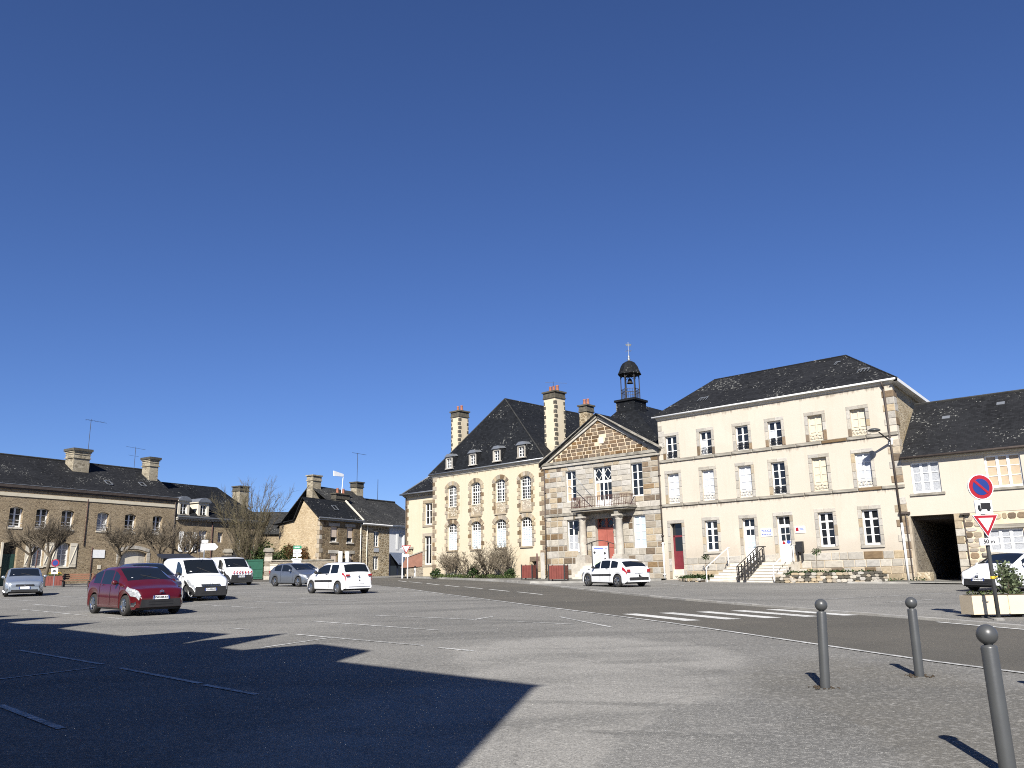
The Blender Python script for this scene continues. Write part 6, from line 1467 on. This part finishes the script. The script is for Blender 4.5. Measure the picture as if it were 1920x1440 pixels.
def direction_signs():
    y = 62; t = empty('direction_sign', (-22.45, y, gz(y)), R_(6), 'white arrow direction sign on a pole behind the white vans', 'road sign')
    MB().tube((0, 0, 0), (0, 0, 3.2), .045, n=8).build('pole', 'zinc', t); MB().prism([(-.25, 2.45), (.75, 2.45), (.98, 2.68), (.75, 2.92), (-.25, 2.92)], -.08, -.045).build('arrow', 'signwhite', t); MB().box((-.2, -.08, 3.0), (.25, -.04, 3.18)).build('top_plate', 'signwhite', t)
    y = 66; t = empty('direction_sign', (-16.72, y, gz(y)), R_(4), 'stack of five direction arrows, the top one green, behind the grey car', 'road sign')
    MB().tube((0, 0, 0), (0, 0, 2.75), .05, n=8).build('pole', 'signwhite', t)
    for i, (z, w, mk) in enumerate(((2.5, .3, 'signgreen'), (2.2, .3, 'signwhite'), (1.9, .3, 'signwhite'), (1.62, .35, 'signwhite'), (1.42, .3, 'signwhite'))):
        h = .24 if i < 3 else .15; o = MB().prism([(-w, z), (w - .05, z), (w + .06, z + h / 2), (w - .05, z + h), (-w, z + h)] if i != 3 else [(-w - .1, z + h / 2), (-w, z), (w, z), (w, z + h), (-w, z + h)], -.09, -.05).build('arrow', mk, t)
        MB().box((-w * .7, -.095, z + h * .4), (w * .6, -.09, z + h * .62)).build('text_line', 'signwhite' if i == 0 else 'black', o)
    y = 72.5; t = empty('give_way_sign', (-9.15, y, gz(y)), R_(0), 'give-way triangle on two white posts beside the mansion garden wall', 'road sign')
    for u in (-.33, .12): MB().tube((u, 0, 0), (u, 0, 2.0), .05, n=8).build('post', 'signwhite', t)
    tri = lambda e: [(-.4 + e, 2.72 - .577 * e), (0, 2.02 + 1.155 * e), (.4 - e, 2.72 - .577 * e)]
    g = MB().prism(tri(0), -.1, -.06).build('triangle', 'signred', t); MB().prism(tri(.12), -.107, -.1).build('white_field', 'signwhite', g); MB().box((-.25, -.1, 1.78), (.25, -.06, 1.98)).build('plate', 'signwhite', t)
direction_signs()
def info_board():
    y = 53.2; t = empty('notice_board', (5.3, y, gz(y) + .09), R_(-18), 'town map board with arched dark frame in front of the town hall door', 'notice board')
    for u in (-.55, .5): MB().box((u, -.04, 0), (u + .07, .04, 2.3)).build('post', 'iron', t)
    m = MB(); P = [(-.85 + 1.7 * i / 10, 2.2 + .22 * math.sin(math.pi * i / 10)) for i in range(11)]
    for a, b in zip(P, P[1:]): m.add([(a[0], -.15, a[1]), (b[0], -.15, b[1]), (b[0], .15, b[1]), (a[0], .15, a[1]), (a[0], -.15, a[1] + .04), (b[0], -.15, b[1] + .04), (b[0], .15, b[1] + .04), (a[0], .15, a[1] + .04)], [(0, 3, 2, 1), (4, 5, 6, 7), (0, 1, 5, 4), (2, 3, 7, 6)])
    m.build('canopy', 'iron', t); b = MB().box((-.48, -.02, .8), (.5, .02, 2.1)).build('panel', 'signwhite', t)
    MB().prism([(-.4, .9), (.1, .85), (.15, 1.3), (-.05, 1.75), (-.35, 1.6)], -.03, -.02).build('map_area', mat('map_green', (.5, .62, .4), (.42, .55, .35), 6, .6), b)
    for u, z in ((-.36, 1.72), (.28, 1.66), (.3, 1.3), (-.2, .92)): MB().prism([(u + .08 * math.cos(a), z + .08 * math.sin(a)) for a in [2 * math.pi * i / 12 for i in range(12)]], -.036, -.03).build('photo_spot', 'blackp', b)
    MB().box((-.42, -.026, 1.93), (.2, -.021, 1.99)).box((.3, -.026, 1.93), (.44, -.021, 1.97)).build('title_line', 'blue', b)
info_board()
# gate, pillars and garden wall in the middle distance
def gate():
    y0 = 76.6
    def pillar(x, y, label):
        t = empty('gate_pillar', (x, y, gz(y)), R_(12), label, 'pillar', 'stone gate pillars')
        for k in range(6): MB().box((-.33 + .02 * (k % 2), -.33, .42 * k - .1), (.33, .33, .42 * (k + 1) - .11)).build('block', 'rub_wall' if k % 2 else 'granite', t)
        MB().box((-.45, -.45, 2.41), (.45, .45, 2.6)).box((-.36, -.36, 2.6), (.36, .36, 2.75)).build('cap', 'course', t)
    pillar(-21.95, y0, 'right stone pillar of the green gate'); pillar(-25.9, 77.6, 'left stone pillar of the green gate, behind the works van')
    t = empty('metal_gate', (-25.5, 77.5, gz(77.5)), math.atan2(-.9, 3.2), 'dark green sheet metal gate between two stone pillars', 'gate')
    for k in range(2):
        MB().box((.05 + 1.6 * k, -.03, .05), (1.6 + 1.6 * k, .03, 1.75)).build('leaf', 'green', t)
        for z in (.2, .9, 1.6): MB().box((.1 + 1.6 * k, -.06, z), (1.55 + 1.6 * k, -.03, z + .06)).build('rail', 'green', t)
    t = empty('garden_wall', (-21.6, 76.5, gz(76.5)), math.atan2(.6, 4.0), 'low dark stone garden wall beside the gate pillar', 'wall')
    MB().box((0, -.2, -.3), (5.4, .2, 1.6)).build('wall_body', 'rub_wall', t); MB().box((-.05, -.28, 1.6), (5.4, .28, 1.7)).build('coping', 'course', t)
    o = MB().box((-.3, -.25, 0), (.3, .25, 1.25)).box((-.34, -.3, 1.25), (.34, .3, 1.31)).build('utility_cabinet', 'offwhite', None, loc=(-21.1, 75.6, gz(75.6))); tag(o, 'cream utility cabinet against the garden wall behind the grey car', 'cabinet')
    # side wall of the mansion's garden with sloping red cap
    t = empty('ramp_wall', (-9.6, 76.3, 2.15), math.atan2(-.25, 2.9), 'rough garden wall with sloping reddish top left of the mansion', 'wall')
    MB().prism([(0, -.4), (2.45, -.4), (2.45, 1.0), (0, .75)], -.2, .2).build('wall_base', 'rub_wall', t); MB().prism([(-.5, .85), (2.45, 1.0), (2.45, 2.55), (0, 1.75)], -.17, .17).build('wall_top', 'redroof', t)
    MB().prism([(-.05, 1.72), (2.5, 2.54), (2.5, 2.64), (-.05, 1.82)], -.24, .24).build('coping', 'course', t); MB().box((2.45, -.25, -.4), (2.85, .25, 3.3)).build('end_pier', 'gmortar', t)
    t = empty('gate_pier', (-9.5, 77.2, 2.15), 0, 'square stone pier behind the give-way sign', 'pillar'); MB().box((-.3, -.3, -.3), (.3, .3, 2.5)).build('shaft', 'rub_h2', t); MB().box((-.4, -.4, 2.5), (.4, .4, 2.7)).build('cap', 'course', t)
    t = empty('marker_post', (-8.6, 74.2, gz(74.2)), 0, 'short white marker post by the garden wall', 'post'); MB().tube((0, 0, 0), (0, 0, .85), .05, n=8).build('shaft', 'signwhite', t); MB().tube((0, 0, .85), (0, 0, 1.0), .07, n=8).build('top', 'black', t)
    for x, y, h, w, mk, lb in ((1.55, 60.0, 1.7, .05, 'rust', 'thin rusty post beside the red-brown planter'), (1.95, 60.6, 1.75, .14, 'granite', 'grey stone post at the corner of the mansion')):
        t = empty('post', (x, y, gz(y) + .09), 0, lb, 'post'); MB().box((-w, -w, 0), (w, w, h)).build('shaft', mk, t); MB().box((-w * .8, -w * .8, h), (w * .8, w * .8, h + .05)).build('cap', mk, t)
gate()
# planters beside the police steps
def stone_planter(pts, h, label, back):
    t = empty('stone_planter', (9.876, 56.573, 1.32), R_(-42), label, 'planter', 'rubble stone planters beside the steps')
    r = random.Random(len(pts)); m = MB(); P = pts + back; k = len(P)
    m.add([(a, b, -.4) for a, b in P] + [(a, b, h - .06) for a, b in P], [tuple(range(k, 2 * k))] + [(i, (i + 1) % k, (i + 1) % k + k, i + k) for i in range(k)]); m.build('bed', 'soil', t)
    for a, b in zip(pts, pts[1:]):
        a, b = Vector(a), Vector(b); L = (b - a).length; ang = math.atan2(b.y - a.y, b.x - a.x); z = -.35
        while z < h:
            x = -r.uniform(0, .15); hh = r.uniform(.12, .2)
            while x < L:
                w = r.uniform(.18, .4); p = a + (b - a) * ((x + w / 2) / L)
                inst('stone', stone_mesh(r.choice(['granite', 'tan', 'dkstone']), 1), t, (p.x, p.y, z + hh / 2), (w, .09, hh), (0, 0, ang)); x += w
            z += hh
    return t
stone_planter([(9.55, -4.1), (10.4, -4.0), (11.6, -3.3), (12.9, -2.1), (13.7, -.9), (13.95, -.1)], .42, 'curved rubble planter on the right of the police steps', [(9.4, -.1)])
stone_planter([(1.75, -.1), (1.85, -1.2), (2.6, -2.6), (3.7, -3.5), (4.5, -3.7)], .28, 'rubble planter on the left of the police steps', [(5.0, -.1)])
def local(u, y, z): c, s = math.cos(R_(-42)), math.sin(R_(-42)); return (9.876 + c * u - s * y, 56.573 + s * u + c * y, 1.32 + z)
def bedplants(pts, label, seed, n=60, size=.1, mk='leaf', rz=.16):
    rr = random.Random(seed); m = MB()
    for p in pts: leafball(m, p, .5, .5, rz, n, size, rr, .05)
    return tag(m.build('ground_cover', mk), label, 'plants', kind='stuff')
bedplants([local(u, y, .5) for u, y in ((9.9, -2.9), (10.4, -3.3), (10.9, -2.9), (11.4, -2.6), (11.9, -2.3), (12.4, -1.8), (12.9, -1.3), (13.3, -.8), (10.6, -2.2), (11.8, -1.3), (9.9, -1.8), (11.2, -3.1))], 'low green plants filling the planter right of the steps', 4, 150)
bedplants([local(u, y, .4) for u, y in ((2.3, -1.2), (2.9, -1.9), (3.5, -2.4), (4.1, -2.8), (4.6, -2.6), (3.2, -1.0), (4.2, -1.5), (3.7, -3.0), (2.7, -2.3))], 'low green plants filling the planter left of the steps', 5, 150)
bedplants([local(u, -.12, .05) for u in (14.1, 14.35, 14.8, 15.6, 15.75, 14.55)], 'weeds at the foot of the cream building corner', 6, 40, .09)
def rose(u, y, z, h, label):
    p = local(u, y, z); t = empty('rose_bush', p, 0, label, 'plant'); rr = random.Random(int(u * 10))
    MB().tube((0, 0, 0), (.03, 0, h), .018, .012, 5).build('stem', 'bark', t); m = MB(); leafball(m, (.03, 0, h + .12), .3, .3, .18, 110, .09, rr, .1); m.build('foliage', 'leaf', t)
rose(11.05, -2.2, .4, 1.15, 'small standard rose right of the police steps'); rose(3.4, -.8, .3, 1.2, 'small standard rose left of the police steps')

# ------------------------------------------------------------------ trees and shrubs
def limb(mb, p, d, L, r, rr, seg=4, wob=.18, taper=.55, n=5):
    """curved tapering limb; returns the points along it"""
    pts = [Vector(p)]; d = Vector(d).normalized(); k = r
    for i in range(seg):
        d = (d + Vector((rr.gauss(0, wob), rr.gauss(0, wob), rr.gauss(0, wob * .6)))).normalized()
        q = pts[-1] + d * L / seg; k2 = r * (1 - (1 - taper) * (i + 1) / seg)
        mb.tube(pts[-1], q, k, k2, n, False); pts.append(q); k = k2
    return pts, d, k
def pollard(x, y, h, fork, spread, label, seed, lean=(0, 0), mk='twig', limbs=5, twigs=26):
    rr = random.Random(seed); t = empty('bare_tree', (x, y, gz(y)), 0, label, 'tree', 'bare pollarded trees along the terrace')
    tr = MB(); pts, d, r = limb(tr, (0, 0, -.1), (lean[0], lean[1], 1), fork + .1, .15, rr, 5, .06, .75, 8); tr.build('trunk', 'bark', t, True)
    c = MB(); top = pts[-1]; f = MB()
    for i in range(limbs):
        a = 2 * math.pi * i / limbs + rr.uniform(-.3, .3); dd = Vector((math.cos(a) * .95, math.sin(a) * .95, rr.uniform(.75, 1.45)))
        p2, d2, r2 = limb(c, top, dd, spread * rr.uniform(.75, 1.05), .085, rr, 4, .16, .6, 6)
        for q in p2[2:]:
            for j in range(3):
                e = (d2 + Vector((rr.gauss(0, .7), rr.gauss(0, .7), rr.uniform(.2, 1.2)))).normalized(); p3, d3, r3 = limb(c, q, e, spread * rr.uniform(.35, .7), .035, rr, 3, .2, .4, 4)
                for k in range(twigs // 2):
                    s = rr.choice(p3[1:]); e2 = (d3 + Vector((rr.gauss(0, .6), rr.gauss(0, .6), rr.uniform(0, .9)))).normalized(); p4, d4, r4 = limb(f, s, e2, rr.uniform(.4, 1.05), .016, rr, 2, .18, .35, 3)
                    if rr.random() < .6: limb(f, p4[1], (e2 + Vector((rr.gauss(0, .7), rr.gauss(0, .7), rr.gauss(.2, .4)))), rr.uniform(.2, .5), .011, rr, 1, .1, .4, 3)
        c.ball(p2[-1], .1, 6, 4)
    cr = c.build('crown', 'bark', t); f.build('twigs', mk, cr)
    return t
pollard(-37.6, 66.0, 5.2, 2.35, 1.7, 'bare tree furthest left, in front of the green door', 1, (.14, 0))
pollard(-35.4, 64.6, 5.2, 2.2, 1.75, 'bare knobbly tree leaning between the shuttered windows', 2, (.1, 0), twigs=30)
pollard(-31.9, 68.6, 5.2, 2.2, 1.75, 'bare tree beside the white name plate on the terrace', 3, (-.02, 0))
pollard(-29.2, 70.0, 5.2, 2.2, 1.75, 'bare tree in front of the garage arch', 4, (0, 0))
pollard(-27.9, 73.5, 4.8, 2.0, 1.6, 'bare tree at the end of the terrace, behind the open tailgate', 5, (.05, 0))
o = MB().tube((0, 0, 0), (.12, 0, 2.6), .05, .04, 6).ball((.12, 0, 2.62), .07, 8, 5).build('thin_post', 'rust', None, loc=(-36.5, 65.4, gz(65.4))); tag(o, 'thin leaning rusty post between the two leftmost bare trees', 'post')
def tall_shrub():
    rr = random.Random(21); x, y = -24.6, 78.6; t = empty('bare_shrub', (x, y, gz(y)), 0, 'tall many-stemmed bare shrub rising above the green gate', 'shrub'); a = MB(); f = MB()
    for i in range(30):
        an = rr.uniform(0, 6.28); q = rr.uniform(0, .5); d = Vector((math.cos(an) * rr.uniform(.05, .48), math.sin(an) * rr.uniform(.05, .3), 1)); pts, d2, r = limb(a, (q * math.cos(an), q * math.sin(an), 0), d, rr.uniform(5.0, 8.4), .05, rr, 7, .07, .2, 5)
        for p in pts[2:]:
            for k in range(7):
                e = (d2 + Vector((rr.gauss(0, .4), rr.gauss(0, .4), rr.uniform(0, .6)))).normalized(); s = p + d2 * rr.uniform(-.5, .5); p4, d4, r4 = limb(f, s, e, rr.uniform(.6, 1.5), .013, rr, 2, .12, .3, 3)
                for _ in range(2): limb(f, p4[1], e + Vector((rr.gauss(0, .5), rr.gauss(0, .5), rr.gauss(.1, .4))), rr.uniform(.3, .8), .011, rr, 1, .1, .3, 3)
    s = a.build('stems', 'bark', t); f.build('twigs', 'twigy', s)
tall_shrub()
def bush(x, y, blobs, mk, label, seed, size=.16, n=420, name='evergreen_bush', z=None, mk2=None):
    rr = random.Random(seed); t = empty(name, (x, y, gz(y) if z is None else z), 0, label, 'bush'); m = MB(); m2 = MB(); st = MB()
    for cx, cy, cz, rx, ry, rz in blobs:
        for _ in range(7):
            c = (cx + rr.uniform(-.5, .5) * rx, cy + rr.uniform(-.5, .5) * ry, cz + rr.uniform(-.5, .5) * rz); leafball(m if rr.random() < .65 or not mk2 else m2, c, rx * .6, ry * .6, rz * .55, n // 5, size, rr, .3)
        st.tube((cx * .3, cy * .3, 0), (cx, cy, cz), .05, .02, 5)
    s = st.build('stems', 'bark', t); m.build('foliage', mk, t)
    if mk2: m2.build('foliage', mk2, t)
    return t
bush(-22.6, 78.6, [(0, 0, 1.6, 1.3, 1.2, 1.5), (.9, .2, 1.2, 1.2, 1.1, 1.2), (-.6, .1, 2.6, 1.0, 1.0, 1.2), (1.3, .3, 2.3, .9, .9, .9)], 'leaf', 'dark evergreen bush rising behind the garden wall', 31, .17, 520, mk2='leaf2')
bush(-19.7, 77.7, [(0, 0, 1.5, 1.0, .8, 1.0), (.5, .0, 2.1, .7, .7, .8), (-.7, .2, 2.4, .8, .8, .9), (.9, -.1, 1.2, .6, .6, .8)], 'leafred', 'russet-leaved bush against the ochre gable', 32, .14, 460, mk2='leaf')
bush(-25.0, 79.6, [(0, 0, 1.3, 1.4, .9, 1.2), (1.2, 0, 1.7, 1.2, .9, 1.1)], 'leaf', 'green shrub showing above the metal gate', 33, .16, 380, mk2='leaf2')
# in front of the yellow mansion
def mloc(u, y, z=0): c, s = math.cos(R_(-44)), math.sin(R_(-44)); ox, oy = 2.276 - c * 12.75, 63.18 - s * 12.75; return (ox + c * u - s * y, oy + s * u + c * y, z)
def bare_shrub(u, y, h, w, label, seed, stems, knob=False, mk='twig'):
    p = mloc(u, y); rr = random.Random(seed); t = empty('bare_shrub', (p[0], p[1], gz(p[1]) + .09), 0, label, 'shrub'); a = MB(); f = MB()
    for i in range(stems):
        an = 2 * math.pi * i / stems + rr.uniform(-.4, .4); d = Vector((math.cos(an) * w / h * rr.uniform(.5, 1.15), math.sin(an) * .5, 1)); pts, d2, r = limb(a, (0, 0, 0), d, h * rr.uniform(.75, 1.1), .055 if knob else .035, rr, 5, .2, .55 if knob else .3, 5)
        if knob: a.ball(pts[-1], .09, 6, 4)
        for q in pts[2:]:
            for k in range(2 if knob else 7):
                e = (d2 + Vector((rr.gauss(0, .7), rr.gauss(0, .5), rr.uniform(.0, .9)))).normalized(); p4, d4, r4 = limb(a if knob and k == 0 else f, q, e, rr.uniform(.3, .8), .03 if knob and k == 0 else .015, rr, 2, .2, .5 if knob else .3, 4)
                if knob and k == 0: a.ball(p4[-1], .055, 6, 4)
                for _ in range(2): limb(f, p4[-1], e + Vector((rr.gauss(0, .6), rr.gauss(0, .6), rr.gauss(.2, .4))), rr.uniform(.15, .45), .012, rr, 1, .1, .3, 3)
    s = a.build('stems', mk if not knob else 'bark', t); f.build('twigs', mk, s)
bare_shrub(5.6, -1.5, 2.0, 1.4, 'gnarled pruned shrub under the second mansion window', 41, 9, True)
bare_shrub(8.3, -1.6, 2.2, 1.8, 'rounded leafless shrub under the third mansion window', 42, 16)
bare_shrub(9.9, -1.4, 1.9, 1.0, 'thin leafless shrub beside the cellar window', 44, 9)
bare_shrub(3.3, -1.0, 1.5, .5, 'upright brown shrub under the first mansion window', 43, 12)
pz = lambda u: gz(mloc(u, -1.2)[1]) + .09
for (u, r, h, lb, sd) in ((2.3, .5, .45, 'dark green shrub with white flowers at the mansion corner', 51), (6.75, .55, .55, 'round dark green bush between the two bare shrubs', 52), (10.6, .45, .4, 'low dark bush by the cellar window', 53)):
    p = mloc(u, -1.6); bush(p[0], p[1], [(0, 0, h, r * .9, r * .8, h * .9)], 'leaf', lb, sd, .11, 560, 'dark_bush', pz(u))
rr = random.Random(60); m = MB(); fl = MB()
for k in range(44):
    u = 2.0 + 8.9 * k / 43; p = mloc(u + rr.uniform(-.1, .1), -1.5 + rr.uniform(-.35, .3)); c = (p[0], p[1], gz(p[1]) + .22); leafball(m, c, .35, .35, .2, 70, .1, rr, .05)
    if k < 24 and rr.random() < .75: leafball(fl, (c[0], c[1], c[2] + .16), .22, .22, .07, 9, .06, rr, .2)
o = tag(m.build('flower_border', 'leaf2'), 'leafy border with white flowers along the foot of the mansion', 'plants', kind='stuff'); fl.build('blossom', 'flower', o)
